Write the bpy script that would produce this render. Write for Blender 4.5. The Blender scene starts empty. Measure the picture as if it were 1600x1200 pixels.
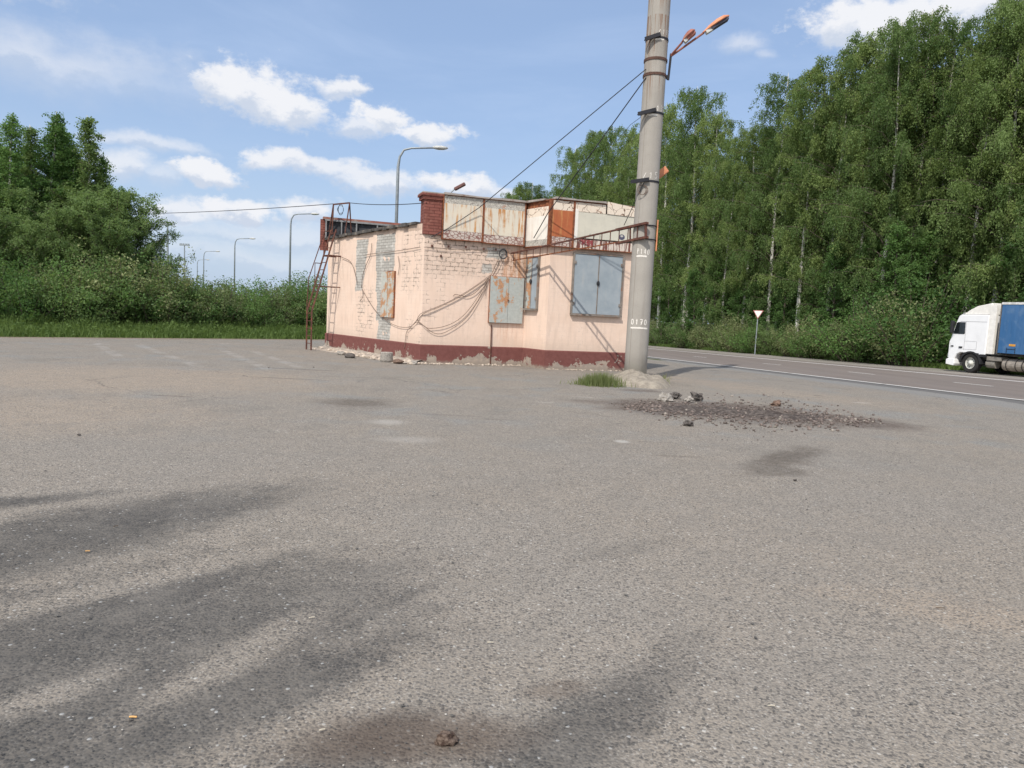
import bpy, bmesh, math, random
import numpy as np
from mathutils import Vector, Matrix, noise as mnoise
R = math.radians
SC = bpy.context.scene
# ------------------------------------------------------------------ camera
FPX, PITCH, ROLL, H = 1120.0, R(5.65), R(2.77), 1.6
Fv = Vector((0, math.cos(PITCH), -math.sin(PITCH)))
R0 = Vector((1, 0, 0)); U0 = Vector((0, math.sin(PITCH), math.cos(PITCH)))
Rv = math.cos(ROLL)*R0 + math.sin(ROLL)*U0
Uv = -math.sin(ROLL)*R0 + math.cos(ROLL)*U0
CAM = Vector((0, 0, H))
cd = bpy.data.cameras.new('camera'); cam = bpy.data.objects.new('camera', cd)
SC.collection.objects.link(cam); SC.camera = cam
cd.sensor_width = 36; cd.lens = FPX/1600*36; cd.clip_end = 3000; cd.clip_start = 0.05
M = Matrix((Rv, Uv, -Fv)).transposed().to_4x4(); M.translation = CAM
cam.matrix_world = M
# ------------------------------------------------------------------ light
SUN_AZ, SUN_EL = R(65), R(49)          # travel azimuth of the light, elevation
sd = Vector((math.cos(SUN_AZ)*math.cos(SUN_EL), math.sin(SUN_AZ)*math.cos(SUN_EL), -math.sin(SUN_EL)))
sl = bpy.data.lights.new('sun', 'SUN'); so = bpy.data.objects.new('sun', sl); SC.collection.objects.link(so)
sl.energy = 3.3; sl.angle = R(0.6); sl.color = (1.0, 0.95, 0.87)
so.rotation_euler = sd.to_track_quat('-Z', 'Y').to_euler(); so.location = (-20, -30, 60)
SC.view_settings.view_transform = 'Standard'; SC.view_settings.look = 'None'
SC.view_settings.exposure = 0.2; SC.view_settings.gamma = 1
SC.render.resolution_x = 1024; SC.render.resolution_y = 768
SC.cycles.max_bounces = 6; SC.cycles.diffuse_bounces = 3; SC.cycles.transmission_bounces = 3; SC.cycles.glossy_bounces = 2
SC.cycles.use_denoising = True

# ------------------------------------------------------------------ pixel -> place (1600x1200 measurements of the photograph)
def ray(x, y): return Fv + (x-800)/FPX*Rv - (y-600)/FPX*Uv
def gnd(x, y, z=0.0):
    d = ray(x, y); return CAM + d*((z-H)/d.z)
def atY(x, y, Y):
    d = ray(x, y); return CAM + d*(Y/d.y)
def hor(x): return 490.6 + (x-800)*0.0484

# ------------------------------------------------------------------ node helpers
class NT:
    def __init__(s, nt): s.nt = nt
    def n(s, t, **k):
        o = s.nt.nodes.new(t)
        for a, b in k.items(): setattr(o, a, b)
        return o
    def put(s, sock, v):
        if isinstance(v, E): s.nt.links.new(v.s, sock)
        elif isinstance(v, bpy.types.NodeSocket): s.nt.links.new(v, sock)
        elif v is not None:
            if hasattr(sock, 'default_value'):
                dv = sock.default_value
                if hasattr(dv, '__len__') and not hasattr(v, '__len__'): v = (v,)*len(dv)
                if hasattr(dv, '__len__') and len(dv) == 4 and len(v) == 3: v = (*v, 1)
                sock.default_value = v
    def math(s, op, a, b=None, c=None, clamp=False):
        o = s.n('ShaderNodeMath', operation=op, use_clamp=clamp)
        for i, v in enumerate((a, b, c)):
            if v is not None: s.put(o.inputs[i], v)
        return E(s, o.outputs[0])
    def mr(s, v, a, b, c=0., d=1., smooth=True):
        o = s.n('ShaderNodeMapRange', interpolation_type='SMOOTHSTEP' if smooth else 'LINEAR')
        for i, q in enumerate((v, a, b, c, d)): s.put(o.inputs[i], q)
        return E(s, o.outputs[0])
    def noise(s, vec, scale, detail=3, rough=.55, dist=0., col=False):
        o = s.n('ShaderNodeTexNoise'); s.put(o.inputs['Vector'], vec)
        o.inputs['Scale'].default_value = scale; o.inputs['Detail'].default_value = detail
        o.inputs['Roughness'].default_value = rough; o.inputs['Distortion'].default_value = dist
        return E(s, o.outputs['Color' if col else 'Fac'])
    def voro(s, vec, scale, feature='F1', rnd=1.0):
        o = s.n('ShaderNodeTexVoronoi', feature=feature); s.put(o.inputs['Vector'], vec)
        o.inputs['Scale'].default_value = scale; o.inputs['Randomness'].default_value = rnd
        return o
    def mix(s, f, a, b, mode='MIX'):
        o = s.n('ShaderNodeMix', data_type='RGBA', blend_type=mode)
        s.put(o.inputs['Factor'], f); s.put(o.inputs['A'], a); s.put(o.inputs['B'], b)
        # RGBA sockets are indexes 6,7
        s.put(o.inputs[6], a); s.put(o.inputs[7], b)
        return E(s, o.outputs[2])
    def map(s, vec, loc=(0,0,0), rot=(0,0,0), sc=(1,1,1)):
        o = s.n('ShaderNodeMapping'); s.put(o.inputs[0], vec)
        o.inputs[1].default_value = loc; o.inputs[2].default_value = rot; o.inputs[3].default_value = sc
        return E(s, o.outputs[0])
    def vm(s, op, a, b=None, sc=None):
        o = s.n('ShaderNodeVectorMath', operation=op); s.put(o.inputs[0], a)
        if b is not None: s.put(o.inputs[1], b)
        if sc is not None: s.put(o.inputs['Scale'], sc)
        return E(s, o.outputs['Value' if op in ('LENGTH', 'DOT_PRODUCT', 'DISTANCE') else 'Vector'])
    def sep(s, v):
        o = s.n('ShaderNodeSeparateXYZ'); s.put(o.inputs[0], v); return [E(s, o.outputs[i]) for i in range(3)]
    def comb(s, x, y, z=0.):
        o = s.n('ShaderNodeCombineXYZ')
        for i, v in enumerate((x, y, z)): s.put(o.inputs[i], v)
        return E(s, o.outputs[0])
class E:
    def __init__(s, nt, sock): s.t = nt; s.s = sock
    def __add__(s, o): return s.t.math('ADD', s, o)
    def __radd__(s, o): return s.t.math('ADD', s, o)
    def __sub__(s, o): return s.t.math('SUBTRACT', s, o)
    def __rsub__(s, o): return s.t.math('SUBTRACT', o, s)
    def __mul__(s, o): return s.t.math('MULTIPLY', s, o)
    def __rmul__(s, o): return s.t.math('MULTIPLY', s, o)
    def __truediv__(s, o): return s.t.math('DIVIDE', s, o)
    def mx(s, o): return s.t.math('MAXIMUM', s, o)
    def mn(s, o): return s.t.math('MINIMUM', s, o)
    def gt(s, o): return s.t.math('GREATER_THAN', s, o)
    def lt(s, o): return s.t.math('LESS_THAN', s, o)
    def cl(s): return s.t.math('ADD', s, 0., clamp=True)

def material(name, fn, rough=.8, metal=0., spec=.3):
    m = bpy.data.materials.new(name); m.use_nodes = True
    t = NT(m.node_tree); b = m.node_tree.nodes['Principled BSDF']
    b.inputs['Roughness'].default_value = rough; b.inputs['Metallic'].default_value = metal
    b.inputs['Specular IOR Level'].default_value = spec
    r = fn(t)
    if not isinstance(r, dict): r = {'c': r}
    t.put(b.inputs['Base Color'], r['c'])
    if 'r' in r: t.put(b.inputs['Roughness'], r['r'])
    if 'h' in r:
        bp = t.n('ShaderNodeBump'); bp.inputs['Strength'].default_value = r.get('hs', .5); bp.inputs['Distance'].default_value = r.get('hd', .01)
        t.put(bp.inputs['Height'], r['h']); m.node_tree.links.new(bp.outputs[0], b.inputs['Normal'])
    return m
def OC(t):
    return t.n('ShaderNodeTexCoord').outputs['Object']
def UVC(t):
    return t.n('ShaderNodeTexCoord').outputs['UV']
def GEO(t):
    return t.n('ShaderNodeNewGeometry').outputs['Position']
def plain(name, c, rough=.7, metal=0., var=.25, scale=6., dirt=None, spec=.3):
    def f(t):
        v = GEO(t); k = t.mr(t.noise(v, scale, 5), .25, .75)
        a = tuple(x*(1-var) for x in c); b = tuple(min(1, x*(1+var)) for x in c)
        r = t.mix(k, a, b)
        if dirt: r = t.mix(t.mr(t.noise(v, scale*.6, 6, .65), .52, .68), r, dirt)
        return {'c': r, 'r': t.mr(k, 0, 1, rough-.08, min(1, rough+.08))}
    return material(name, f, rough, metal, spec)

# ------------------------------------------------------------------ world: sky with clouds at infinity
W = bpy.data.worlds.new('World'); SC.world = W; W.use_nodes = True
wt = NT(W.node_tree)
sky = wt.n('ShaderNodeTexSky', sky_type='NISHITA', sun_disc=False)
sky.sun_elevation = SUN_EL
toward = Vector((-sd.x, -sd.y)); sky.sun_rotation = math.atan2(toward.x, toward.y)
sky.air_density = 1.0; sky.dust_density = 1.6; sky.ozone_density = 1.0; sky.altitude = 100
gen = wt.n('ShaderNodeTexCoord').outputs['Generated']
dn = wt.vm('NORMALIZE', gen)
dx, dy, dz = wt.sep(dn)
az = wt.math('ARCTAN2', dx, dy); el = wt.math('ARCSINE', dz)
ae = wt.comb(az, el)
warp = wt.noise(ae, 9, 5, .6, col=True)
aw = wt.vm('ADD', ae, wt.vm('SCALE', wt.vm('SUBTRACT', warp, (.5, .5, .5)), sc=.05))
fine = wt.noise(wt.map(ae, sc=(1, 1.5, 1)), 26, 7, .66)
med = wt.noise(wt.map(ae, sc=(1, 1.6, 1)), 9, 4, .6)
def ael(px, py):
    d = ray(px, py).normalized(); return math.atan2(d.x, d.y), math.asin(d.z)
clouds = [  # px, py, rx, ry, density, edge softness
 (395,140,95,40,1,.6),(455,165,56,36,1,.6),(340,125,44,24,.9,.5),(540,134,46,18,.95,.6),(590,184,60,24,1,.5),(665,207,62,22,1,.5),(560,195,40,22,.8,.7),
 (225,224,85,13,.6,.9),(195,258,45,25,.75,.9),(240,268,40,18,.5,1.),(318,268,58,21,1,.5),(440,252,62,22,.95,.6),(520,268,62,20,.85,.7),
 (600,288,85,24,.85,.7),(700,290,90,24,1,.6),(775,300,50,16,.7,.8),(290,330,60,22,.85,.8),(380,330,75,24,1,.6),(470,332,70,22,.95,.7),(440,368,240,30,.5,1.4),(380,400,260,26,.4,1.6),
 (1400,34,130,44,1,.6),(1500,10,110,40,1,.6),(1330,50,55,20,.7,.9),(1155,68,42,20,.5,1.),(1195,84,24,12,.35,1.),(60,85,240,44,.60,1.8),(170,120,200,40,.42,2.),
 (-250,250,160,50,.9,.6),(-500,100,200,70,.9,.6),(1900,100,200,70,.9,.6),(1800,350,160,40,.9,.6),(2200,250,200,60,.9,.6),(-300,-200,260,90,.8,.8),(800,-250,300,70,.7,1.),(1500,-300,300,90,.8,.8)]
dens = None; lit = None
for (px, py, rx, ry, dd, sf) in clouds:
    a0, e0 = ael(px, py); sa = 1/FPX
    v = wt.vm('SUBTRACT', aw, (a0, e0, 0))
    v = wt.map(v, rot=(0, 0, 0.045), sc=(1/(rx*sa*.90), 1/(ry*sa*.88), 0))
    r = wt.vm('LENGTH', v)
    k = wt.mr(r + (fine-.5)*(2.1 if sf < .9 else 1.3) + (med-.5)*1.3, 1.0+.32*sf, 1.0-.75*sf, 0, dd)
    ty = wt.sep(v)[1]
    l = wt.mr(ty + (fine-.5)*2.6, -1.0, .35)
    ll = l*k
    dens = k if dens is None else dens.mx(k)
    lit = ll if lit is None else lit.mx(ll)
cir = wt.mr(wt.noise(wt.map(ae, rot=(0, 0, .25), sc=(1, 4.5, 1)), 2.6, 6, .6, .5), .42, .82, 0, .30)
skyc = wt.mix(cir, sky.outputs[0], (5.2, 5.9, 7.0))
skyc = wt.mix(.5, skyc, (3.0, 4.15, 6.4))
hz = wt.mr(el, 0.26, -.02, 0, .6)
skyc = wt.mix(hz, skyc, (3.9, 4.75, 5.9))
cc = wt.mix(wt.mr(lit/dens.mx(.02), .25, .9), (4.3, 4.8, 5.7), (6.2, 6.3, 6.6))
fin = wt.mix(dens.cl(), skyc, cc)
over = wt.mr(el, .62, .95).mx(wt.mr(wt.math('ABSOLUTE', az), 1.15, 1.6)*wt.mr(el, .02, .12))   # unseen bright cloud overhead and behind the viewpoint, added to raise ambient light
ov = wt.mr(wt.noise(wt.map(dn, sc=(1, 1, 1.7)), 2.6, 6, .6), .44, .56)*over
fin = wt.mix(ov, fin, (8.6, 8.7, 8.9))
bg = W.node_tree.nodes['Background']; W.node_tree.links.new(fin.s, bg.inputs[0]); bg.inputs[1].default_value = 0.125

# ------------------------------------------------------------------ object helpers
COL = SC.collection
ORG = {}
def tag(o, label=None, cat=None, group=None, kind=None):
    if label: o['label'] = label
    if cat: o['category'] = cat
    if group: o['group'] = group
    if kind: o['kind'] = kind
    return o
def thing(name, label, cat, loc=(0, 0, 0), group=None):
    o = bpy.data.objects.new(name, None); COL.objects.link(o); o.location = loc; o.empty_display_size = .2
    ORG[o.name] = Vector(loc)
    return tag(o, label, cat, group)
class MB:
    def __init__(s): s.v = []; s.f = []; s.uv = []; s.smooth = False; s.pc = []
    def add(s, vs, fs, uvs=None):
        b = len(s.v); s.pc.append((b, len(s.f))); s.v += [tuple(x) for x in vs]; s.f += [tuple(b+i for i in f) for f in fs]
        if uvs: s.uv += uvs
        return s
    def box(s, c, sz, rot=None):
        c = Vector(c); vs = []
        for x in (-.5, .5):
            for y in (-.5, .5):
                for z in (-.5, .5):
                    p = Vector((x*sz[0], y*sz[1], z*sz[2]))
                    if rot is not None: p = rot @ p
                    vs.append(c+p)
        return s.add(vs, [(0,1,3,2),(4,6,7,5),(0,4,5,1),(2,3,7,6),(0,2,6,4),(1,5,7,3)])
    def hexa(s, p):  # 8 points: x0y0z0,x0y0z1,x0y1z0,...
        return s.add(p, [(0,1,3,2),(4,6,7,5),(0,4,5,1),(2,3,7,6),(0,2,6,4),(1,5,7,3)])
    def bar(s, a, b, w, h=None, up=(0, 0, 1)):
        a = Vector(a); b = Vector(b); h = h or w; d = (b-a); L = d.length; d.normalize()
        u = Vector(up)
        if abs(d.dot(u)) > .98: u = Vector((1, 0, 0))
        x = d.cross(u).normalized(); z = x.cross(d).normalized()
        return s.box((a+b)/2, (w, L, h), Matrix((x, d, z)).transposed())
    def tube(s, pts, r, n=8, caps=True):
        pts = [Vector(p) for p in pts]; k = len(pts); rr = r if hasattr(r, '__len__') else [r]*k
        prev = None; rings = []
        for i, p in enumerate(pts):
            d = (pts[min(i+1, k-1)]-pts[max(i-1, 0)]).normalized()
            if prev is None: x = d.orthogonal().normalized()
            else:
                x = prev - d*prev.dot(d)
                x = x.normalized() if x.length > 1e-5 else d.orthogonal().normalized()
            prev = x; y = d.cross(x)
            rings.append([p + (x*math.cos(2*math.pi*j/n)+y*math.sin(2*math.pi*j/n))*rr[i] for j in range(n)])
        vs = [q for g in rings for q in g]; fs = []
        for i in range(k-1):
            for j in range(n):
                a = i*n+j; b = i*n+(j+1) % n; fs.append((a, b, b+n, a+n))
        if caps: fs += [tuple(range(n))[::-1], tuple((k-1)*n+j for j in range(n))]
        return s.add(vs, fs)
    def prism(s, poly, z0, z1):
        n = len(poly)
        vs = [(p[0], p[1], z0) for p in poly]+[(p[0], p[1], z1) for p in poly]
        return s.add(vs, [tuple(range(n))[::-1], tuple(range(n, 2*n))]+[(i, (i+1) % n, (i+1) % n+n, i+n) for i in range(n)])
    def revolve(s, prof, c, axis='z', n=20):
        c = Vector(c); vs = []; k = len(prof)
        for (r, h) in prof:
            for j in range(n):
                a = 2*math.pi*j/n; q = Vector((r*math.cos(a), r*math.sin(a), h))
                if axis == 'y': q = Vector((q.x, q.z, q.y))
                if axis == 'x': q = Vector((q.z, q.x, q.y))
                vs.append(c+q)
        fs = [(i*n+j, i*n+(j+1) % n, (i+1)*n+(j+1) % n, (i+1)*n+j) for i in range(k-1) for j in range(n)]
        fs += [tuple(range(n))[::-1], tuple((k-1)*n+j for j in range(n))]
        return s.add(vs, fs)
    def blob(s, c, r, seed=0, amp=.35, sub=2, fl=.6, freq=1.2):
        bm = bmesh.new(); bmesh.ops.create_icosphere(bm, subdivisions=sub, radius=1)
        rr = r if hasattr(r, '__len__') else (r, r, r*fl)
        vs = []
        for v in bm.verts:
            p = v.co; k = 1+amp*mnoise.noise(p*freq+Vector((seed*7.3, seed*3.1, seed)))+amp*.5*mnoise.noise(p*freq*2.6+Vector((seed, seed*5, 1)))
            vs.append(Vector((c[0]+p.x*k*rr[0], c[1]+p.y*k*rr[1], c[2]+p.z*k*rr[2])))
        fs = [tuple(v.index for v in f.verts) for f in bm.faces]; bm.free()
        return s.add(vs, fs)
def obj(name, mb, mat, parent=None, bevel=0, smooth=None, loc=None):
    me = bpy.data.meshes.new(name)
    o3 = Vector((0, 0, 0)) if parent is None else ORG[parent.name]
    if parent is None and loc is not None: o3 = Vector(loc)
    me.from_pydata([tuple(Vector(v)-o3) for v in mb.v], [], mb.f)
    if mb.uv:
        uvl = me.uv_layers.new(name='UVMap'); i = 0
        flat = [c for uv in mb.uv for c in uv]; uvl.data.foreach_set('uv', flat)
    if mat: me.materials.append(mat)
    bm = bmesh.new(); bm.from_mesh(me)
    if not mb.uv: bmesh.ops.recalc_face_normals(bm, faces=bm.faces)
    if bevel: bmesh.ops.bevel(bm, geom=bm.edges[:], offset=bevel, segments=1, affect='EDGES', clamp_overlap=True)
    bm.to_mesh(me); bm.free()
    if smooth or (smooth is None and mb.smooth): me.polygons.foreach_set('use_smooth', [True]*len(me.polygons))
    o = bpy.data.objects.new(name, me); COL.objects.link(o)
    if parent is not None: o.parent = parent; ORG[o.name] = ORG[parent.name]
    elif loc is not None: o.location = loc; ORG[o.name] = Vector(loc)
    else: ORG[o.name] = Vector((0, 0, 0))
    return o
def objs(name, mb, mat, parent):   # every piece a part of its own
    pc = mb.pc+[(len(mb.v), len(mb.f))]
    for (a, fa), (b, fb) in zip(pc, pc[1:]):
        q = MB(); q.add(mb.v[a:b], [tuple(i-a for i in f) for f in mb.f[fa:fb]]); obj(name, q, mat, parent)
def copy_tree(o, parent=None):
    c = o.copy(); COL.objects.link(c)
    if parent is not None: c.parent = parent
    for ch in list(o.children): copy_tree(ch, c)
    return c
def ordw(i):
    w = ['first','second','third','fourth','fifth','sixth','seventh','eighth','ninth','tenth','eleventh','twelfth','thirteenth','fourteenth','fifteenth','sixteenth','seventeenth','eighteenth','nineteenth','twentieth','twenty-first','twenty-second','twenty-third','twenty-fourth','twenty-fifth','twenty-sixth','twenty-seventh','twenty-eighth','twenty-ninth','thirtieth','thirty-first','thirty-second','thirty-third','thirty-fourth','thirty-fifth','thirty-sixth']
    return w[i]
def smooth01(a, b, x):
    t = min(1, max(0, (x-a)/(b-a))); return t*t*(3-2*t)

# ------------------------------------------------------------------ terrain shape: flat lot, road sinking gently away to the left
RV = Vector((-.2397, .9709)); RW = Vector((.9709, .2397)); RP = Vector((13.12, 18.29)); SLOPE = .0217
def sw(x, y): d = Vector((x, y))-RP; return d.dot(RV), d.dot(RW)
def zg(x, y):
    s, w = sw(x, y); return -SLOPE*min(80, max(0, s))*smooth01(-6, -.8, w)
def rxy(s, w): return RP + RV*s + RW*w
def rpt(s, w, dz=0.): p = rxy(s, w); return Vector((p.x, p.y, zg(p.x, p.y)+dz))
def onroad(px, py):   # pixel -> (s, w) on the road plane
    n = Vector((-SLOPE*-RV.x, -SLOPE*-RV.y, 1)); P0 = Vector((RP.x, RP.y, 0)); d = ray(px, py)
    t = (P0-CAM).dot(n)/d.dot(n); X = CAM+d*t; return sw(X.x, X.y)
def on_w(px, w):      # ground place under pixel column px at cross-road distance w
    d = ray(px, hor(px)); d = Vector((d.x, d.y)); # RP + s RV + w RW = k d
    A = RP+RW*w; det = RV.x*(-d.y)+d.x*RV.y
    s = (-A.x*(-d.y) - (-d.x)*(-A.y))/det
    return rxy(s, w)
GL0 = Vector((-17.1, 23.8)); GD = (Vector((-9.26, 31.9))-GL0).normalized(); GN = Vector((-GD.y, GD.x))  # grass edge, outward
def on_g(px, off):
    d = ray(px, hor(px)); d = Vector((d.x, d.y)); A = GL0+GN*off; det = GD.x*(-d.y)+d.x*GD.y
    s = (-A.x*(-d.y) - (-d.x)*(-A.y))/det
    return A+GD*s
def top_h(px, py, P):   # height seen at pixel row py above place P
    d = ray(px, py); return H + d.z*(Vector((P[0], P[1])).length/Vector((d.x, d.y)).length)

def grid(xs, ys, dz, keep=None):
    mb = MB(); nx = len(xs); vs = [(x, y, zg(x, y)+dz) for y in ys for x in xs]; fs = []
    for j in range(len(ys)-1):
        for i in range(nx-1):
            if keep and not keep((xs[i]+xs[i+1])/2, (ys[j]+ys[j+1])/2): continue
            a = j*nx+i; fs.append((a, a+1, a+nx+1, a+nx))
    mb.add(vs, fs); return mb

# ground / forest floor
def m_soil(t):
    v = OC(t); a = t.noise(v, .6, 5); b = t.noise(v, 9, 5)
    c = t.mix(t.mr(a, .4, .6), (.055, .075, .022), (.085, .10, .03))
    return {'c': t.mix(t.mr(b, .5, .7), c, (.10, .082, .05)), 'h': b, 'hs': .6, 'hd': .05}
far = [-900, -500, -300, -200, -140, -100, -75]
xs = far + list(range(-60, 62, 2)) + [-q for q in far[::-1]]
ys = [-300, -150, -80] + list(range(-50, 130, 2)) + [140, 170, 210, 280, 380, 600, 900, 1400]
terr = obj('ground', grid(xs, ys, -.03), material('forest_floor_soil', m_soil, .95)); tag(terr, kind='structure')

# ------------------------------------------------------------------ asphalt
def ellm(t, v, px, py, rx, ry, rot=0., soft=.5, nz=None, world=None):
    """irregular patch mask at the place on the ground seen at (px,py); radii in metres"""
    P = Vector(world) if world else gnd(px, py)
    q = t.vm('SUBTRACT', v, (P[0], P[1], 0))
    q = t.vm('MULTIPLY', q, (1, 1, 0))
    o = t.n('ShaderNodeVectorRotate', rotation_type='Z_AXIS'); t.put(o.inputs['Vector'], q); o.inputs['Angle'].default_value = -rot
    r = t.vm('LENGTH', t.vm('MULTIPLY', E(t, o.outputs[0]), (1/rx, 1/ry, 0)))
    return t.mr(r + nz, 1.0+soft*.5, 1.0-soft*.6)
def m_asphalt(t):
    v = OC(t)
    big = t.noise(v, .35, 5, .6); mid = t.noise(v, 1.7, 6, .62); sm = t.noise(v, 14, 4, .6)
    nz = (mid-.5)*1.1 + (big-.5)*.7 + (sm-.5)*.35
    base = t.mix(t.mr(big, .35, .65), (.302, .258, .210), (.288, .254, .216))
    fy = t.mr(t.sep(v)[1], 5, 12)
    mo = t.noise(t.map(v, loc=(3, 8, 0), sc=(1, .75, 1)), .85, 7, .72); mo2 = t.noise(t.map(v, loc=(9, 1, 0)), 2.4, 6, .75)
    base = t.mix(t.mr(mo, .50, .66)*fy*.55, base, (.185, .165, .14))
    base = t.mix(t.mr(mo2, .56, .70)*fy*.5, base, (.15, .135, .12))
    base = t.mix(t.mr(mo2, .42, .30)*fy*.5, base, (.40, .375, .335))
    # far bluish worn asphalt, sandy drifts
    y = t.sep(v)[1]; x = t.sep(v)[0]
    base = t.mix(t.mr(t.noise(v, .9, 5), .5, .7)*t.mr(y, 6, 12), base, (.262, .258, .243))
    sandm = ellm(t, v, 190, 590, 3.6, 2.4, .2, .9, nz).mx(ellm(t, v, 60, 640, 2.5, 1.6, .0, .9, nz)*.8)
    sandm = sandm.mx(ellm(t, v, 1200, 610, 3.5, 1.0, -.9, .9, nz)*.6).mx(ellm(t, v, 1540, 960, .55, .2, -.2, 1., nz)*.8).mx(ellm(t, v, 1400, 930, .6, .15, -.1, 1., nz)*.5)
    base = t.mix(sandm*.95, base, (.375, .30, .228))
    # darker ragged streaks in front, broken by lighter lanes
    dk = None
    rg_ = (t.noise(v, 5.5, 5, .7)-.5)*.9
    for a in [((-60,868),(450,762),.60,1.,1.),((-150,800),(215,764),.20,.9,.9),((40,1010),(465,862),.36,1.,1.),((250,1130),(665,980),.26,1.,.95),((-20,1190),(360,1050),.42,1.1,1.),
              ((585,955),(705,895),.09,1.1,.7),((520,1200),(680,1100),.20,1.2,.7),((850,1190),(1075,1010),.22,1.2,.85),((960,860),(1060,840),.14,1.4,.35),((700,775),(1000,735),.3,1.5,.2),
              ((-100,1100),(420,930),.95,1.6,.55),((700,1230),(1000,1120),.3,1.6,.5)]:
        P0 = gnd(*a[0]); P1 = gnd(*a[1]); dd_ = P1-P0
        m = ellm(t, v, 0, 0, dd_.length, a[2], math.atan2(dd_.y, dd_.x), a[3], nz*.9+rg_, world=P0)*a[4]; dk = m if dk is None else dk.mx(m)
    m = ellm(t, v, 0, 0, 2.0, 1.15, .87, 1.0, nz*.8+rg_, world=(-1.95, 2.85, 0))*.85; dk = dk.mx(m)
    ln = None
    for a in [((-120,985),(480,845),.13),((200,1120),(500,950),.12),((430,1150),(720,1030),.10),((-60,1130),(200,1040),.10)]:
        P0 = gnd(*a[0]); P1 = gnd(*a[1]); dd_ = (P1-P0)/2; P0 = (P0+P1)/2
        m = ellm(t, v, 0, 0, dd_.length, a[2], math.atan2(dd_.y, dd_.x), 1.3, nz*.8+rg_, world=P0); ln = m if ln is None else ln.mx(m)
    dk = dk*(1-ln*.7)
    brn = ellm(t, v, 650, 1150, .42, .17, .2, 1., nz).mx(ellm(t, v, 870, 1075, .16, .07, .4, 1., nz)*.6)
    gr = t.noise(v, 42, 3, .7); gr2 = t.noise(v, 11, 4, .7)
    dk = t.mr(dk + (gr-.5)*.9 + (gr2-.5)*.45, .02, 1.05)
    # stones of the aggregate
    wv = t.vm('ADD', v, t.vm('SCALE', t.noise(v, 60, 2, col=True), sc=.006))
    vo = t.voro(wv, 62); vc = t.sep(vo.outputs['Color']); vd = E(t, vo.outputs['Distance'])
    vo2 = t.voro(wv, 120); vc2 = t.sep(vo2.outputs['Color'])
    edge = t.mr(vd, .62, .42)
    loc = t.mr(t.noise(v, 3.2, 3), .35, .65, -.06, .08)
    sd_ = (vc[0]+loc+dk*.22).gt(.63)*edge
    sl_ = vc[1].gt(.986)*edge
    c = base
    c = t.mix(t.mr(sm, .2, .8, 0, .38), c, (.19, .175, .155))
    c = t.mix((vc2[0].gt(.60))*.5, c, (.12, .113, .104))
    c = t.mix((vc2[1].gt(.90))*.45, c, (.44, .41, .37))
    c = t.mix(sd_*t.mr(vc[2], 0, 1, .35, .8, False), c, (.085, .08, .076))
    c = t.mix(sl_*.75, c, (.52, .50, .46))
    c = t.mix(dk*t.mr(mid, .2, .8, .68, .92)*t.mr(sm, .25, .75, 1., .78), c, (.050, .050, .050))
    c = t.mix(t.mr(t.noise(v, 2.3, 6, .68), .42, .68)*.34, c, (.20, .182, .16))
    c = t.mix(sl_*dk*.6, c, (.40, .40, .39))
    c = t.mix(brn*.62, c, (.085, .06, .045))
    # stains farther out
    st = None
    for a in [(1232,714,1.3,.32,.91,1.3,.75),(1215,735,.5,.3,.6,.9,.6),(560,629,.7,.6,.3,1.2,.65),(455,576,1.3,.07,.0,.8,.8),(265,618,.5,.06,0,.8,.6),(700,648,.8,.08,0,.9,.4),(780,655,.5,.06,0,.9,.4),
              (1055,712,.35,.07,0,.9,.4),(450,591,.9,.05,0,.6,.7),(575,590,1.2,.05,.1,.9,.5),(1010,690,.6,.05,.1,1.,.3)]:
        m = ellm(t, v, a[0], a[1], a[2], a[3], a[4], a[5], nz)*a[6]; st = m if st is None else st.mx(m)
    c = t.mix(t.mr(st+(gr2-.5)*.8+(gr-.5)*.6, .05, 1.0)*.8, c, (.085, .070, .058))
    # brown earth spread round the rubble
    er = None
    for a in [(1070,638,1.5,1.25,0.,.7,1.),(1190,646,1.6,1.35,-.3,.7,1.),(1300,655,1.3,.85,-.3,.8,.9),(1370,664,.7,.5,-.4,1.,.5),(950,628,.8,.3,0,.9,.6),(1000,610,.6,.3,0,.9,.7)]:
        m = ellm(t, v, a[0], a[1], a[2], a[3], a[4], a[5], nz)*a[6]; er = m if er is None else er.mx(m)
    c = t.mix(er*t.mr(t.noise(v, 6, 5, .7), .3, .55, .5, 1.), c, t.mix(t.mr(t.noise(v, 22, 4), .4, .65), (.075, .056, .048), (.17, .14, .12)))
    # light cement splashes
    ls = None
    for a in [(605,659,.22,.22,.1,1.3,.5),(640,686,.3,.2,.2,1.5,.3),(972,689,.10,.11,0,1.,.7),(1347,629,.22,.05,0,.5,.9),(1295,655,.1,.03,0,.5,.8),(850,628,.2,.05,0,.6,.4),(913,620,.22,.04,0,.7,.6)]:
        m = ellm(t, v, a[0], a[1], a[2], a[3], a[4], a[5], nz)*a[6]; ls = m if ls is None else ls.mx(m)
    c = t.mix(ls*.85, c, (.44, .42, .385))
    # faint old parking lines and tyre tracks on the left
    for (p0, p1, w) in [((150,536),(185,556),.12),((215,538),(310,572),.12),((345,545),(420,577),.12),((395,548),(470,574),.12),((130,539),(165,537),.2),((340,537),(375,536),.2)]:
        A = gnd(*p0); B = gnd(*p1); d = (B-A); L = d.length; d.normalize()
        q = t.vm('SUBTRACT', v, (A.x, A.y, 0)); al = t.vm('DOT_PRODUCT', q, (d.x, d.y, 0)); ac = t.math('ABSOLUTE', t.vm('DOT_PRODUCT', q, (-d.y, d.x, 0)))
        m = t.mr(ac, w*1.6, w*.6)*al.gt(0)*al.lt(L)*t.mr(mid, .4, .6)
        c = t.mix(m*.24, c, (.42, .41, .39))
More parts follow.
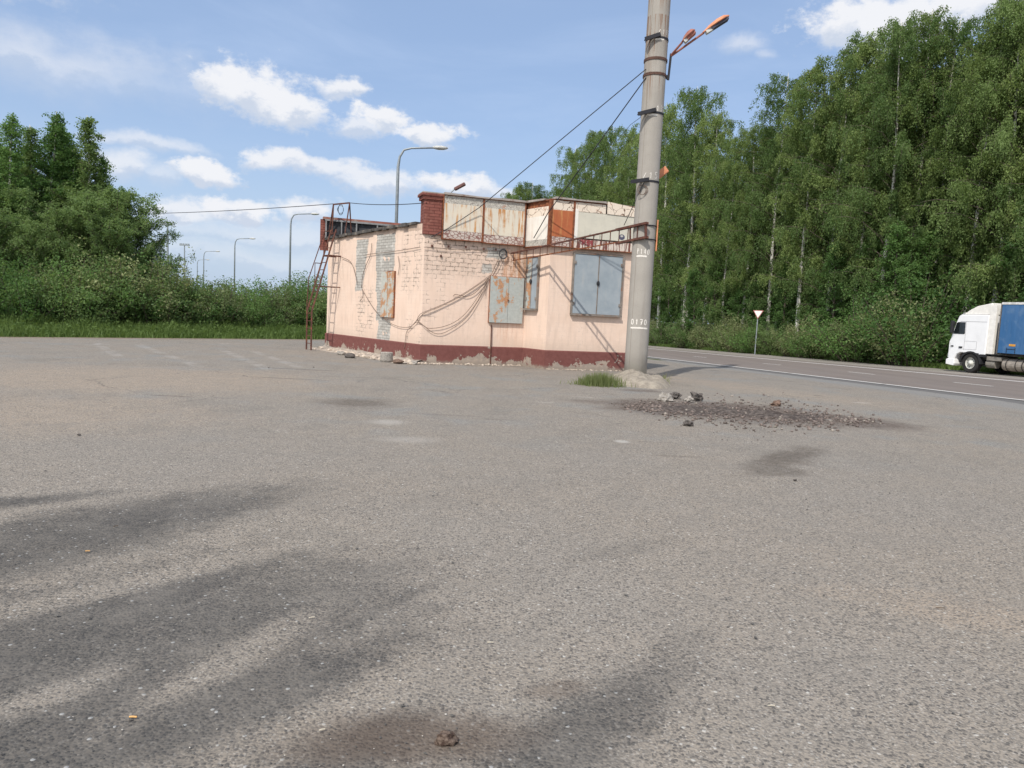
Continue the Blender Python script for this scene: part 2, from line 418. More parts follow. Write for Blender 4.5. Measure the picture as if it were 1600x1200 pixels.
    # newer dark strip beside the road, bluish worn band
    s_ = t.vm('DOT_PRODUCT', t.vm('SUBTRACT', v, (RP.x, RP.y, 0)), (RW.x, RW.y, 0))
    lw = s_ + (mid-.5)*.5
    c = t.mix(t.mr(lw, -2.6, -1.9)*.55, c, (.21, .215, .215))
    c = t.mix(t.mr(lw, -.98, -.8)*.75, c, (.112, .108, .106))
    gd_ = t.vm('DOT_PRODUCT', t.vm('SUBTRACT', v, (GL0.x, GL0.y, 0)), (GN.x, GN.y, 0)) + (mid-.5)*1.6
    c = t.mix(t.mr(gd_, -1.0, -.1)*t.mr(sm, .3, .6, .4, 1.), c, (.20, .155, .11))
    crk = t.voro(t.vm('ADD', v, t.vm('SCALE', t.noise(v, 2.5, 4, col=True), sc=.5)), .32, 'DISTANCE_TO_EDGE')
    ck = t.mr(E(t, crk.outputs['Distance']), .006, .001)*t.mr(t.noise(v, .25, 2), .52, .6)*t.mr(y, 8, 13)
    c = t.mix(ck*.6, c, (.07, .065, .06))
    hh = t.mr(vd, .7, .1) + sm*.5
    return {'c': c, 'r': .93, 'h': hh, 'hs': .55, 'hd': .006}
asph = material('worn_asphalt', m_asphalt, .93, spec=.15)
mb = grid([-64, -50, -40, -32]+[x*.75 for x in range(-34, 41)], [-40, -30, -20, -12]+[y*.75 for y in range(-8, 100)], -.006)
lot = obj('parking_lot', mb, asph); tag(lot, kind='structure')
bm = bmesh.new(); bm.from_mesh(lot.data)
bmesh.ops.bisect_plane(bm, geom=bm.verts[:]+bm.edges[:]+bm.faces[:], plane_co=(GL0.x, GL0.y, 0), plane_no=(GN.x, GN.y, 0), clear_outer=True)
bmesh.ops.bisect_plane(bm, geom=bm.verts[:]+bm.edges[:]+bm.faces[:], plane_co=(RP.x+RW.x*.3, RP.y+RW.y*.3, 0), plane_no=(RW.x, RW.y, 0), clear_outer=True)
bm.to_mesh(lot.data); bm.free()

def m_road(t):
    v = OC(t); a = t.noise(v, .8, 5, .6); b = t.noise(v, 40, 3)
    q = t.map(v, rot=(0, 0, R(-13.9)), sc=(.9, .05, 1)); tr = t.noise(q, 1.3, 4)
    c = t.mix(t.mr(tr, .35, .65), (.150, .121, .106), (.180, .148, .130))
    c = t.mix(t.mr(a, .45, .7, 0, .4), c, (.13, .118, .112))
    return {'c': t.mix(t.mr(b, .3, .7, 0, .3), c, (.25, .23, .21)), 'h': b, 'hs': .3, 'hd': .004}
def strip(s0, s1, w0, w1, dz, step=3.0, jag=0.):
    mb = MB(); n = max(1, int(abs(s1-s0)/step)); vs = []
    rr = random.Random(int(s0*10+w0*7))
    for i in range(n+1):
        s = s0+(s1-s0)*i/n
        vs += [rpt(s, w0+rr.uniform(-jag, jag), dz), rpt(s, w1+rr.uniform(-jag, jag), dz)]
    return mb.add(vs, [(2*i, 2*i+1, 2*i+3, 2*i+2) for i in range(n)])
road_m = material('brown_grey_asphalt', m_road, .88)
tag(obj('road', strip(-45, 170, -.05, 12.2, .002, 4), road_m), kind='structure')
def m_verge(t):
    v = OC(t); b = t.noise(v, 12, 5); a = t.noise(v, 1., 4)
    return {'c': t.mix(t.mr(b, .35, .65), (.19, .17, .15), t.mix(t.mr(a, .4, .6), (.33, .30, .26), (.27, .25, .22))), 'h': b, 'hs': .5, 'hd': .02}
tag(obj('gravel_shoulder', strip(-45, 170, 12.2, 17.6, -.004, 4, .12), material('grey_gravel', m_verge, .95)), kind='structure')
def m_paint(t):
    v = OC(t); b = t.noise(v, 25, 5, .7); a = t.noise(v, 2., 4)
    return t.mix(t.mr(b, .58, .70, 0, .8), t.mix(a, (.62, .60, .57), (.72, .70, .67)), (.2, .185, .17))
paint = material('worn_white_road_paint', m_paint, .7)
mk = MB()
for a in range(-45, 150, 5): 
    q = strip(a, a+4.93, -.02, .18, .007, 2.5, .01); mk.add(q.v, q.f)
    q = strip(a, a+5, 9.9, 10.25, .007, 5, .01); mk.add(q.v, q.f)
for (a, b) in [((1090,557.5),(1119,559)),((1193,568),(1228,570.6)),((1324,581.6),(1365,584.6)),((1490,598),(1542,603)),((1020,549.3),(1038,550.2))]:
    s0, w0 = onroad(*a); s1, w1 = onroad(*b); w = 4.85; L = max(1.3, abs(s0-s1)); sm_ = (s0+s1)/2
    q = strip(sm_-L*.62, sm_+L*.62, w-.07, w+.07, .007, 1.); mk.add(q.v, q.f)
for k in range(8): q = strip(-2-5.5*k, -.4-5.5*k, 4.78, 4.92, .007, 1.); mk.add(q.v, q.f)
for k in range(10): q = strip(45+6*k, 47+6*k, 4.78, 4.92, .007, 1.); mk.add(q.v, q.f)
tag(obj('road_markings', mk, paint), kind='structure')

# ------------------------------------------------------------------ kiosk building
V2 = lambda x, y: Vector((x, y))
K = V2(-2.72, 20.99); EE = V2(-6.83, 26.09); A_ = V2(.28, 22.07); B_ = V2(.93, 21.15); C_ = V2(3.85, 22.06)
ld = (EE-K).normalized(); fd = (A_-K).normalized()
D_ = C_ + ld*5.4; 
# make the back wall meet: intersection of line from E along fd with line from C along ld
def isect(p, d, q, e):
    det = d.x*(-e.y)+e.x*d.y; r = q-p; k = (r.x*(-e.y)+e.x*r.y)/det; return p+d*k
D_ = isect(EE, fd, C_, ld)
class Wall:
    def __init__(s, P0, P1, sg):
        s.P = P0; s.d = (P1-P0).normalized(); s.n = Vector((s.d.y, -s.d.x))*sg; s.L = (P1-P0).length
    def p(s, u, z, o=0.): q = s.P+s.d*u+s.n*o; return Vector((q.x, q.y, z))
    def box(s, mb, u0, u1, z0, z1, o0, o1): 
        return mb.hexa([s.p(u, z, o) for u in (u0, u1) for o in (o0, o1) for z in (z0, z1)])
    def px(s, x, y, o=0.):
        d = ray(x, y); n = Vector((s.n.x, s.n.y, 0)); P = Vector((s.P.x, s.P.y, 0))+n*o
        t = (P-CAM).dot(n)/d.dot(n); return CAM+d*t
WL = Wall(K, EE, -1); WA = Wall(K, A_, 1); WN = Wall(A_, B_, 1); WB = Wall(B_, C_, 1); WR = Wall(C_, D_, 1); WBk = Wall(EE, D_, -1)

class BX:   # uv box masks for wall shader
    pass
def m_wall(t):
    uv = t.n('ShaderNodeUVMap'); uv = uv.outputs[0]
    u, z, _ = t.sep(uv)
    n1 = t.noise(uv, 2.2, 5, .65); n2 = t.noise(uv, 9, 5, .7); n3 = t.noise(uv, 30, 4, .6)
    uw = u+(t.noise(uv, 2.6, 5, .7)-.5)*.35; zw = z+(t.noise(t.map(uv, loc=(7, 3, 0)), 2.6, 5, .7)-.5)*.35
    def bm_(u0, u1, z0, z1, s=.03, raw=False):
        a, b = (u, z) if raw else (uw, zw)
        return t.mr(a, u0-s, u0+s)*t.mr(a, u1+s, u1-s)*t.mr(b, z0-s, z0+s)*t.mr(b, z1+s, z1-s)
    # peach paint
    c = t.mix(t.mr(n1, .3, .7), (.73, .555, .445), (.78, .61, .50))
    c = t.mix(t.mr(t.noise(t.map(uv, sc=(3, .4, 1)), 3, 5), .45, .7, 0, .4), c, (.56, .43, .35))
    c = t.mix(t.mr(z+(n2-.5)*.5, 1.05, .5)*.5, c, (.52, .41, .33))
    c = t.mix(t.mr(n3+n1*.6, .92, 1.02)*.45, c, (.50, .40, .33))
    # grime under eaves / streaks, brick relief
    br = t.n('ShaderNodeTexBrick'); t.put(br.inputs['Vector'], uv); br.offset = .5
    for k_, v_ in (('Scale', 1.), ('Mortar Size', .008), ('Mortar Smooth', .1), ('Bias', 0.), ('Brick Width', .26), ('Row Height', .088)): br.inputs[k_].default_value = v_
    br.inputs['Color1'].default_value = (.40, .38, .345, 1); br.inputs['Color2'].default_value = (.50, .48, .44, 1); br.inputs['Mortar'].default_value = (.21, .19, .17, 1)
    mort = E(t, br.outputs['Fac'])
    uvw = t.vm('ADD', uv, t.vm('SCALE', t.vm('SUBTRACT', t.noise(uv, 5, 4, .7, col=True), (.5, .5, .5)), sc=.10))
    b2 = t.n('ShaderNodeTexBrick'); t.put(b2.inputs['Vector'], uvw); b2.offset = .5
    for k_, v_ in (('Scale', 1.), ('Mortar Size', .013), ('Mortar Smooth', .3), ('Bias', 0.), ('Brick Width', .27), ('Row Height', .125)): b2.inputs[k_].default_value = v_
    crack = E(t, b2.outputs['Fac'])
    # crack zones: front wall upper band, left wall spots, faint everywhere
    zoneA = bm_(19.8, 23.4, 2.65, 3.9, .25)*t.mr(t.noise(uv, 1.6, 4, .6), .28, .5)
    zoneA2 = bm_(19.8, 20.9, 1.3, 2.7, .3)*t.mr(n1, .45, .6)*.7
    zoneL = (bm_(.15, 1.25, 2.1, 3.9, .15)*t.mr(n1, .42, .56)).mx(bm_(3.0, 4.2, .7, 2.2, .2)*t.mr(n1, .40, .55)).mx(bm_(.05, .9, .6, 1.3, .1)*t.mr(n1, .45, .6))
    faint = t.mr(n1, .42, .7, .02, .16)
    cz = (zoneA.mx(zoneL)).mx(zoneA2).mx(faint)
    c = t.mix(zoneA.mx(zoneL*.5)*t.mr(n2, .35, .65, .15, .6), c, (.50, .40, .33))
    c = t.mix(crack*cz*t.mr(n2, .40, .58, .08, .9), c, (.17, .12, .09))
    # fine flakes
    flake = t.mr(n2, .60, .63)*(zoneA*.8).mx(zoneL)
    c = t.mix(flake*.75, c, (.33, .30, .26))
    # exposed grey brick panels on the left wall
    sl1 = t.mr(z, 2.1, 3.8, .0, 1., False)
    p1 = t.mr(uw, 3.42+.0, 3.50)*0+1
    left = (uw-3.86)+.40*sl1+.02
    p1 = t.mr(left, -.02, .02)*t.mr(uw, 4.36, 4.28)*t.mr(zw, 2.08, 2.16)*t.mr(z, 3.80, 3.76)
    p2 = (bm_(1.72, 2.92, 2.70, 3.86, .02)).mx(bm_(2.05, 2.88, 2.1, 2.8, .02)).mx(bm_(2.3, 2.78, 1.1, 2.3, .02)).mx(bm_(1.86, 2.68, .45, 1.2, .02))
    p3 = bm_(21.9, 22.45, 3.2, 3.5, .02).mx(bm_(21.75, 22.05, 2.75, 3.0, .02)*.9)
    p2s = p2*t.mr(t.noise(uv, 3.1, 3), .66, .62)
    grey = p1.mx(p2s).mx(p3)
    bc = t.mix(t.mr(n2, .3, .8, 0, .4), E(t, br.outputs['Color']), (.30, .285, .26))
    bc = t.mix(t.mr(n1, .52, .62)*t.mr(n3, .3, .6)*.7, bc, (.66, .63, .58))
    c = t.mix(grey, c, bc)
    # dark edge of the broken plaster
    # grey cement repair under roof on the left wall
    c = t.mix(bm_(-.1, 6.6, 3.88, 4.2, .02, True)*t.mr(n1, .3, .6, .2, .9), c, (.44, .33, .26))
    # rust runs on the front wall
    rs = t.noise(t.map(uv, sc=(9, .7, 1)), 1.2, 4, .6)
    rr_ = bm_(22.45, 22.95, 2.6, 3.45, .1)*t.mr(rs, .35, .6)
    rr2 = bm_(22.35, 23.05, .6, 1.28, .08)*t.mr(rs, .42, .7)*t.mr(z, .5, 1.3, .1, .75, False)
    c = t.mix(rr_.mx(rr2)*.75, c, (.45, .19, .07))
    c = t.mix(bm_(22.8, 23.3, 2.6, 3.6, .1)*t.mr(rs, .4, .6)*.6, c, (.42, .20, .09))
    hh = n3*.25 + (1-crack*cz)*.5 + (1-grey*.7) - grey*mort*.6
    return {'c': c, 'h': hh, 'hs': .7, 'hd': .012}
wallm = material('peach_painted_plaster', m_wall, .88)
bld = thing('kiosk_building', 'low peach kiosk with dark red plinth, shuttered windows and peeling plaster', 'building', (K.x, K.y, 0))
def wall_mesh():
    mb = MB()
    for Wl, off, z1 in ((WL, 0, (4.06, 3.93)), (WA, 20, (4.0, 4.0)), (WN, 30, (4.0, 4.0)), (WB, 40, (4.0, 4.0)), (WR, 60, (4.0, 3.93)), (WBk, 80, (3.93, 3.93))):
        n = 10
        for i in range(n):
            a = Wl.L*i/n; b = Wl.L*(i+1)/n; za = z1[0]+(z1[1]-z1[0])*i/n; zb = z1[0]+(z1[1]-z1[0])*(i+1)/n
            vs = [Wl.p(a, .5), Wl.p(b, .5), Wl.p(b, zb), Wl.p(a, za)]; uv = [(a+off, .5), (b+off, .5), (b+off, zb), (a+off, za)]
            if Wl in (WL, WBk): vs = vs[::-1]; uv = uv[::-1]
            mb.add(vs, [(0, 1, 2, 3)], uv)
    # inner closing at top
    pts = [K, A_, B_, C_, D_, EE]
    mb.add([(p.x, p.y, 3.92) for p in pts], [tuple(range(6))], [(p.x+100, p.y) for p in pts])
    return mb
obj('wall', wall_mesh(), wallm, bld)
# plinth, slightly proud of the wall
def offset_poly(pts, o):
    n = len(pts); out = []
    for i in range(n):
        a, b, c = pts[i-1], pts[i], pts[(i+1) % n]
        d1 = (b-a).normalized(); d2 = (c-b).normalized(); n1 = Vector((d1.y, -d1.x)); n2 = Vector((d2.y, -d2.x))
        m = (n1+n2); m = m/(1+n1.dot(n2)); out.append(b+m*o)
    return out
FP = [K, A_, B_, C_, D_, EE]
def m_plinth(t):
    v = GEO(t); z = t.sep(v)[2]; a = t.noise(v, 1.7, 6, .70); b = t.noise(v, 9, 5, .7)
    c = t.mix(t.mr(b, .3, .7), (.150, .055, .048), (.19, .074, .064))
    pe = t.mr(a + t.mr(z, 0, .5, .09, -.09, False) + (b-.5)*.22, .545, .565)
    peel = t.mix(t.mr(b, .35, .65), (.42, .35, .28), (.30, .26, .22))
    c = t.mix(pe*.9, c, peel)
    c = t.mix(t.mr(z+(b-.5)*.2, .14, .02)*.7, c, (.27, .225, .185))
    return {'c': c, 'h': b - pe*.5, 'hs': .6, 'hd': .012}
plm = material('peeling_dark_red_plinth_paint', m_plinth, .85)
mb = MB(); q = offset_poly(FP, .035); q2 = offset_poly(FP, .02)
n = 6; vs = [(p.x, p.y, -.15) for p in q]+[(p.x, p.y, .53) for p in q]+[(p.x, p.y, .56) for p in q2]
mb.add(vs, [tuple(range(6))[::-1], tuple(range(12, 18))]+[(i, (i+1) % 6, (i+1) % 6+6, i+6) for i in range(6)]+[(i+6, (i+1) % 6+6, (i+1) % 6+12, i+12) for i in range(6)])
obj('plinth', mb, plm, bld)
# roof
tar = plain('tarred_roof_felt', (.085, .078, .072), .9, var=.35, scale=5, dirt=(.22, .19, .16))
flash = plain('grey_roof_flashing', (.34, .30, .27), .85, var=.2, scale=4, dirt=(.2, .13, .1))
mb = MB(); rr = random.Random(4)
n = 26
for i in range(n):   # ragged tar edge above the left wall
    u0 = .42+(6.75-.42)*i/n; u1 = .42+(6.75-.42)*(i+1)/n; z0 = 4.10-.13*i/n
    o = .06+rr.uniform(0, .07); th = rr.uniform(.05, .09)
    WL.box(mb, u0, u1+.01, z0-th, z0+.02+rr.uniform(-.008, .008), -.3, o)
ro = offset_poly(FP, -.12); ks = [4.06, 4.02, 4.02, 4.02, 3.96, 3.95]
vs = [(p.x, p.y, 3.93) for p in ro]+[(p.x, p.y, kz) for p, kz in zip(ro, ks)]
mb.add(vs, [tuple(range(6))[::-1], tuple(range(6, 12))]+[(i, (i+1) % 6, (i+1) % 6+6, i+6) for i in range(6)])
obj('roof', mb, tar, bld)
# red brick pier at the corner
def m_redbrick(t):
    g = GEO(t); x, y, z = t.sep(g)
    h_ = x*fd.x + y*fd.y
    v = t.comb(h_ + (x*ld.x+y*ld.y)*.5, z)
    br = t.n('ShaderNodeTexBrick'); t.put(br.inputs['Vector'], v)
    for k_, v_ in (('Scale', 1.), ('Mortar Size', .008), ('Mortar Smooth', .2), ('Bias', 0.), ('Brick Width', .25), ('Row Height', .085)): br.inputs[k_].default_value = v_
    br.inputs['Color1'].default_value = (.25, .090, .070, 1); br.inputs['Color2'].default_value = (.20, .072, .056, 1); br.inputs['Mortar'].default_value = (.13, .04, .032, 1)
    return {'c': t.mix(t.mr(t.noise(g, 8, 5), .5, .75, 0, .4), E(t, br.outputs['Color']), (.40, .2, .15)), 'h': 1-E(t, br.outputs['Fac']), 'hs': .8, 'hd': .015}
redb = material('red_painted_brick', m_redbrick, .85)
mb = MB(); WA.box(mb, -.05, .46, 3.74, 4.80, -.45, .06)
pier = obj('brick_pier', mb, redb, bld)
mb = MB(); WA.box(mb, -.10, .47, 4.73, 4.83, -.50, .10); WA.box(mb, -.14, .475, 4.83, 4.90, -.53, .13)
obj('cap', mb, redb, pier)
mb = MB(); WA.box(mb, -.12, .50, 4.90, 4.935, -.52, .11); obj('flashing', mb, flash, pier)

# fascia: frame + panels
def m_rustpanel(base, streak, rust, amt, seed):
    def f(t):
        uv = t.n('ShaderNodeUVMap').outputs[0]; u, z, _ = t.sep(uv); off = t.map(uv, loc=(seed, seed*.7, 0))
        n1 = t.noise(off, 1.8, 6, .65); st = t.noise(t.map(off, sc=(7, .5, 1)), 1.5, 5, .6); n2 = t.noise(off, 14, 5, .7)
        c = t.mix(t.mr(n1, .35, .65), base, streak)
        c = t.mix((t.mr(st, .47, .66)*t.mr(n1, .34, .56)*amt).cl(), c, rust)
        c = t.mix(t.mr(n2, .66, .7)*t.mr(n1, .5, .6)*amt, c, tuple(x*.7 for x in rust))
        c = t.mix(t.mr(t.noise(off, 5, 5, .7), .62, .7)*amt*.6, c, rust)
        return {'c': c, 'h': n1+st*.3, 'hs': .35, 'hd': .02}
    return f
def m_stone(bg, line, scale, seed, thick=.06):
    def f(t):
        uv = t.n('ShaderNodeUVMap').outputs[0]; off = t.map(uv, loc=(seed, seed, 0), sc=(1, 1.5, 1))
        vo = t.voro(off, scale, 'DISTANCE_TO_EDGE'); d = E(t, vo.outputs['Distance'])
        nz = t.noise(off, 9, 4)
        c = t.mix(t.mr(nz, .3, .7), bg, tuple(x*.72 for x in bg))
        c = t.mix(t.mr(d+(nz-.5)*.05, thick, thick*.5), c, line)
        return t.mix(t.mr(t.noise(off, 2.5, 5), .6, .7)*.55, c, (.36, .13, .06))
    return f
def m_scribble(bg, seed):
    def f(t):
        uv = t.n('ShaderNodeUVMap').outputs[0]; off = t.map(uv, loc=(seed, seed, 0))
        w = t.vm('ADD', off, t.vm('SCALE', t.noise(off, 3.5, 2, col=True), sc=.35))
        vo = t.voro(t.map(w, sc=(1, 1.7, 1)), 3.0, 'DISTANCE_TO_EDGE'); d = E(t, vo.outputs['Distance'])
        c = t.mix(t.mr(d, .030, .014), bg, (.16, .10, .07))
        return t.mix(t.mr(t.noise(off, 5, 5, .7), .57, .66)*.5, c, (.42, .17, .07))
    return f
def panel(Wl, name, u0, u1, z0, z1, o, mat, parent, th=.03, label=None, du=0, z0b=None, z1b=None):
    """flat panel; u along wall, optional sloping edges (z at u1)"""
    mb = MB(); z0b = z0 if z0b is None else z0b; z1b = z1 if z1b is None else z1b
    P = [(u0, z0), (u1, z0b), (u1, z1b), (u0, z1)]
    f_ = [Wl.p(a, b, o+th) for a, b in P]; k_ = [Wl.p(a, b, o) for a, b in P]
    fs = [(0,1,2,3),(7,6,5,4),(0,4,5,1),(1,5,6,2),(2,6,7,3),(3,7,4,0)]
    uvp = [(a+du, b) for a, b in P]*2
    mb.add(f_+k_, fs, [uvp[i] for f in fs for i in f])
    ob = obj(name, mb, mat, parent)
    if label: ob['label'] = label
    return ob
rust = plain('rusty_steel', (.20, .070, .034), .85, var=.4, scale=14, dirt=(.34, .14, .06))
darkrust = plain('dark_brown_rusty_steel', (.095, .040, .030), .8, var=.35, scale=12, dirt=(.2, .08, .045))
cream1 = material('cream_sheet_rust_streaks', m_rustpanel((.68, .60, .48), (.63, .59, .51), (.52, .25, .08), 1.15, 3), .6)
cream2 = material('cream_sheet_strong_rust', m_rustpanel((.67, .61, .50), (.61, .58, .50), (.48, .22, .07), 1.4, 9.6), .6)
white1 = material('white_sheet', m_rustpanel((.80, .76, .69), (.74, .70, .64), (.50, .32, .2), .25, 5), .5)
beige = material('grey_beige_sheet', m_rustpanel((.62, .585, .49), (.56, .535, .455), (.35, .3, .22), .2, 7.7), .6)
orange = material('orange_rusted_sheet', m_rustpanel((.44, .135, .055), (.37, .105, .045), (.52, .26, .10), .9, 2.2), .75)
stone_d = material('crazy_paving_print', m_stone((.60, .52, .46), (.24, .13, .11), 7.5, 3, .10), .7)
stone_l = material('pale_crazy_paving_print', m_stone((.56, .53, .47), (.27, .24, .21), 13, 8, .07), .7)
scrib = material('cream_strip_with_dark_lines', m_scribble((.74, .64, .53), 4), .7)
par = MB()
WA.box(par, .46, 3.02, 3.70, 4.86, -.16, .02); WN.box(par, -.02, 1.10, 3.70, 4.88, -.16, .02); WB.box(par, .0, 2.98, 3.70, 4.88, -.16, .02); WR.box(par, .16, 2.2, 3.70, 4.86, -.16, .02)
obj('parapet', par, plain('grey_parapet_render', (.36, .32, .28), .9), bld)
O = .10
# front-left stretch
def fascia(Wl, u0, u1, z0, z1, label, frame_r=.03):
    mb = MB()
    Wl.box(mb, u0, u0+frame_r, z0, z1, .02, O+.045); Wl.box(mb, u1-frame_r, u1, z0, z1, .02, O+.046)
    Wl.box(mb, u0+frame_r, u1-frame_r, z0, z0+.025, .02, O+.044); Wl.box(mb, u0+frame_r, u1-frame_r, z1-.02, z1, .02, O+.042)
    f = obj('fascia_frame', mb, rust, bld); f['label'] = label
    return f
f = fascia(WA, .475, 1.70, 3.63, 4.90, 'rusty frame holding the cream board beside the brick pier')
panel(WA, 'fascia_panel', .505, 1.67, 3.90, 4.66, O, cream1, f)
panel(WA, 'stone_print_strip', .505, 1.67, 3.655, 3.90, O, stone_d, f, .026)
panel(WA, 'stone_print_strip', .505, 1.67, 4.66, 4.88, O, stone_l, f, .026)
f = fascia(WA, 1.70, 3.02, 3.61, 4.90, 'rusty frame holding the streaked board in the inner corner')
panel(WA, 'fascia_panel', 1.73, 2.99, 3.87, 4.64, O, cream2, f)
panel(WA, 'stone_print_strip', 1.73, 2.99, 3.635, 3.87, O, stone_d, f, .026, du=3)
panel(WA, 'stone_print_strip', 1.73, 2.99, 4.64, 4.88, O, stone_l, f, .026, du=3)
f = fascia(WN, -.06, 1.24, 3.58, 4.90, 'rusty frame holding the narrow white board that faces the car park')
panel(WN, 'fascia_panel', -.03, 1.21, 3.78, 4.46, O, white1, f)
panel(WN, 'decorated_strip', -.03, 1.21, 4.46, 4.72, O, scrib, f, .026)
panel(WN, 'stone_print_strip', -.03, 1.21, 3.605, 3.78, O, stone_l, f, .027, du=1)
panel(WN, 'rust_band', -.03, 1.21, 4.72, 4.88, O-.03, rust, f, .03)
f = fascia(WB, -.13, .63, 3.57, 4.92, 'rusty frame holding the orange rusted board', .035)
panel(WB, 'fascia_panel', -.115, .595, 3.86, 4.62, O, orange, f, label='orange fully rusted panel')
panel(WB, 'stone_print_strip', -.115, .595, 3.595, 3.86, O, stone_d, f, .026, du=7)
panel(WB, 'decorated_strip', -.115, .595, 4.62, 4.89, O, scrib, f, .026, du=2)
f = fascia(WB, .63, 2.98, 3.56, 4.92, 'rusty frame holding the long grey beige board', .025)
panel(WB, 'white_post', .655, .76, 3.84, 4.70, O+.01, white1, f, .03)
panel(WB, 'fascia_panel', .76, 2.70, 3.88, 4.62, O, beige, f)
panel(WB, 'white_post', 2.70, 2.955, 3.58, 4.62, O, white1, f)
panel(WB, 'decorated_strip', .655, 1.62, 4.63, 4.89, O, scrib, f, .027, du=5)
panel(WB, 'decorated_strip', 1.66, 2.92, 4.63, 4.99, O+.03, scrib, f, .02, du=8, z0b=4.61, z1b=4.84)
def m_redstrip(t):
    uv = t.n('ShaderNodeUVMap').outputs[0]; u, z, _ = t.sep(uv); n = t.noise(uv, 6, 4, .6); sp = t.noise(t.map(uv, sc=(14, 1.2, 1)), 1.5, 4, .6)
    c = t.mix(t.mr(sp, .47, .53), (.62, .54, .47), (.17, .065, .05))
    red = t.mr(u+(n-.5)*.25, .84, .88)*t.mr(u+(n-.5)*.25, 1.30, 1.24)*t.mr(z+(n-.5)*.1, 3.66, 3.69)
    return t.mix(red*t.mr(t.noise(uv, 16, 4, .7), .40, .5), c, (.27, .05, .055))
panel(WB, 'red_lettering_strip', .655, 2.70, 3.585, 3.84, O, material('flaking_red_lettering_strip', m_redstrip, .7), f, .026)
# graffiti eye on the long board (blue ring with pale centre)
mb = MB(); uc, zc = 2.18, 4.0
ring = []
for i in range(24):
    a = 2*math.pi*i/24; ring += [WB.p(uc+.10*math.cos(a), zc+.075*math.sin(a)*1.1, O+.034), WB.p(uc+.045*math.cos(a), zc+.03+.032*math.sin(a), O+.034)]
mb.add(ring, [(2*i, 2*((i+1) % 24), 2*((i+1) % 24)+1, 2*i+1) for i in range(24)])
obj('painted_ring', mb, plain('dark_blue_spray_paint', (.085, .085, .13), .6), f)
mb = MB(); mb.add([WB.p(uc+.05*math.cos(2*math.pi*i/16), zc+.03+.036*math.sin(2*math.pi*i/16), O+.0325) for i in range(16)], [tuple(range(16))])
obj('painted_centre', mb, plain('pale_spray_paint', (.52, .50, .46), .6), f)
mb = MB()
for (u, z, h_) in ((1.30, 3.93, .10), (1.47, 3.90, .10), (1.15, 3.97, .05)): WB.box(mb, u, u+.018, z, z+h_, O+.0302, O+.033)
objs('marker_scrawl', mb, plain('grey_green_marker', (.16, .19, .14), .7), f)
# flashings on top of the fascia, irregular
mb = MB()
def flashrun(Wl, u0, u1, z, o1, k, n=5):
    for i in range(n):
        a = u0+(u1-u0)*i/n; b = u0+(u1-u0)*(i+1)/n
        mb.hexa([Wl.p(u, zz+dz_, o) for u in (a, b) for o in (-.22, o1) for dz_, zz in ((0, z), (.05+.012*math.sin(u*3+k), z))])
flashrun(WA, .50, 3.0, 4.895, .19, 0); flashrun(WN, -.12, .98, 4.902, .18, 1, 3); flashrun(WB, .02, 1.6, 4.925, .19, 2); flashrun(WB, 1.6, 3.0, 4.90, .09, 3)
obj('flashing', mb, flash, bld)
# soffit lip over the bay window (dark shadow edge in the photo)
# rear sign frame at the far end of the roof
mb = MB(); WBk.box(mb, -.28, 3.4, 3.52, 4.62, .10, .22)
rs = obj('rear_fascia', mb, redb, bld); rs['label'] = 'dark red board along the far roof edge'
mb = MB()
WBk.box(mb, -.14, 3.3, 4.56, 4.62, -.06, .0); WBk.box(mb, -.14, 3.3, 3.96, 4.0, -.06, .0)
for u in (-.12, .42, .95, 1.7, 2.4, 3.2): WBk.box(mb, u, u+.045, 3.98, 4.58, -.05, .01)
obj('support_frame', mb, plain('grey_weathered_steel', (.26, .26, .26), .7), rs)
mb = MB(); WBk.box(mb, -.1, 3.3, 4.0, 4.56, .03, .06)
obj('mesh_backing', mb, plain('dark_mesh_sheet', (.045, .047, .052), .8, var=.5, scale=8), rs)
mb = MB(); WBk.box(mb, -.2, 3.4, 4.62, 4.70, -.02, .24)
obj('coping', mb, plain('red_brown_coping', (.26, .10, .075), .8, scale=3, dirt=(.3, .26, .22)), rs)

# window shutters
def m_greyshut(t):
    uv = t.n('ShaderNodeUVMap').outputs[0]; n1 = t.noise(uv, 2.5, 5, .6); n2 = t.noise(t.map(uv, sc=(4, .6, 1)), 2, 5)
    c = t.mix(t.mr(n1, .3, .7), (.27, .315, .35), (.33, .37, .40))
    return {'c': t.mix(t.mr(n2, .55, .75, 0, .4), c, (.42, .42, .41)), 'h': n1, 'hs': .3, 'hd': .02}
def m_rustshut(seed, amt, grey=(.36, .38, .36)):
    def f(t):
        uv = t.n('ShaderNodeUVMap').outputs[0]; off = t.map(uv, loc=(seed, seed, 0))
        a = t.noise(off, 2.4, 6, .68); b = t.noise(off, 11, 5, .7); s = t.noise(t.map(off, sc=(6, .6, 1)), 1.3, 5, .6)
        c = t.mix(t.mr(b, .3, .7), grey, tuple(x*1.2 for x in grey))
        k = t.mr(a+(b-.5)*.55+(s-.5)*.5, .66-.12*amt, .74-.12*amt)
        rc = t.mix(t.mr(b, .35, .65), (.36, .15, .06), (.48, .25, .12))
        c = t.mix(k*.9, c, rc)
        return {'c': c, 'h': b, 'hs': .3, 'hd': .008}
    return f
gs = material('grey_blue_steel_shutter', m_greyshut, .6)
framem = plain('grey_brown_window_frame', (.22, .19, .165), .75, var=.25, dirt=(.25, .13, .08))
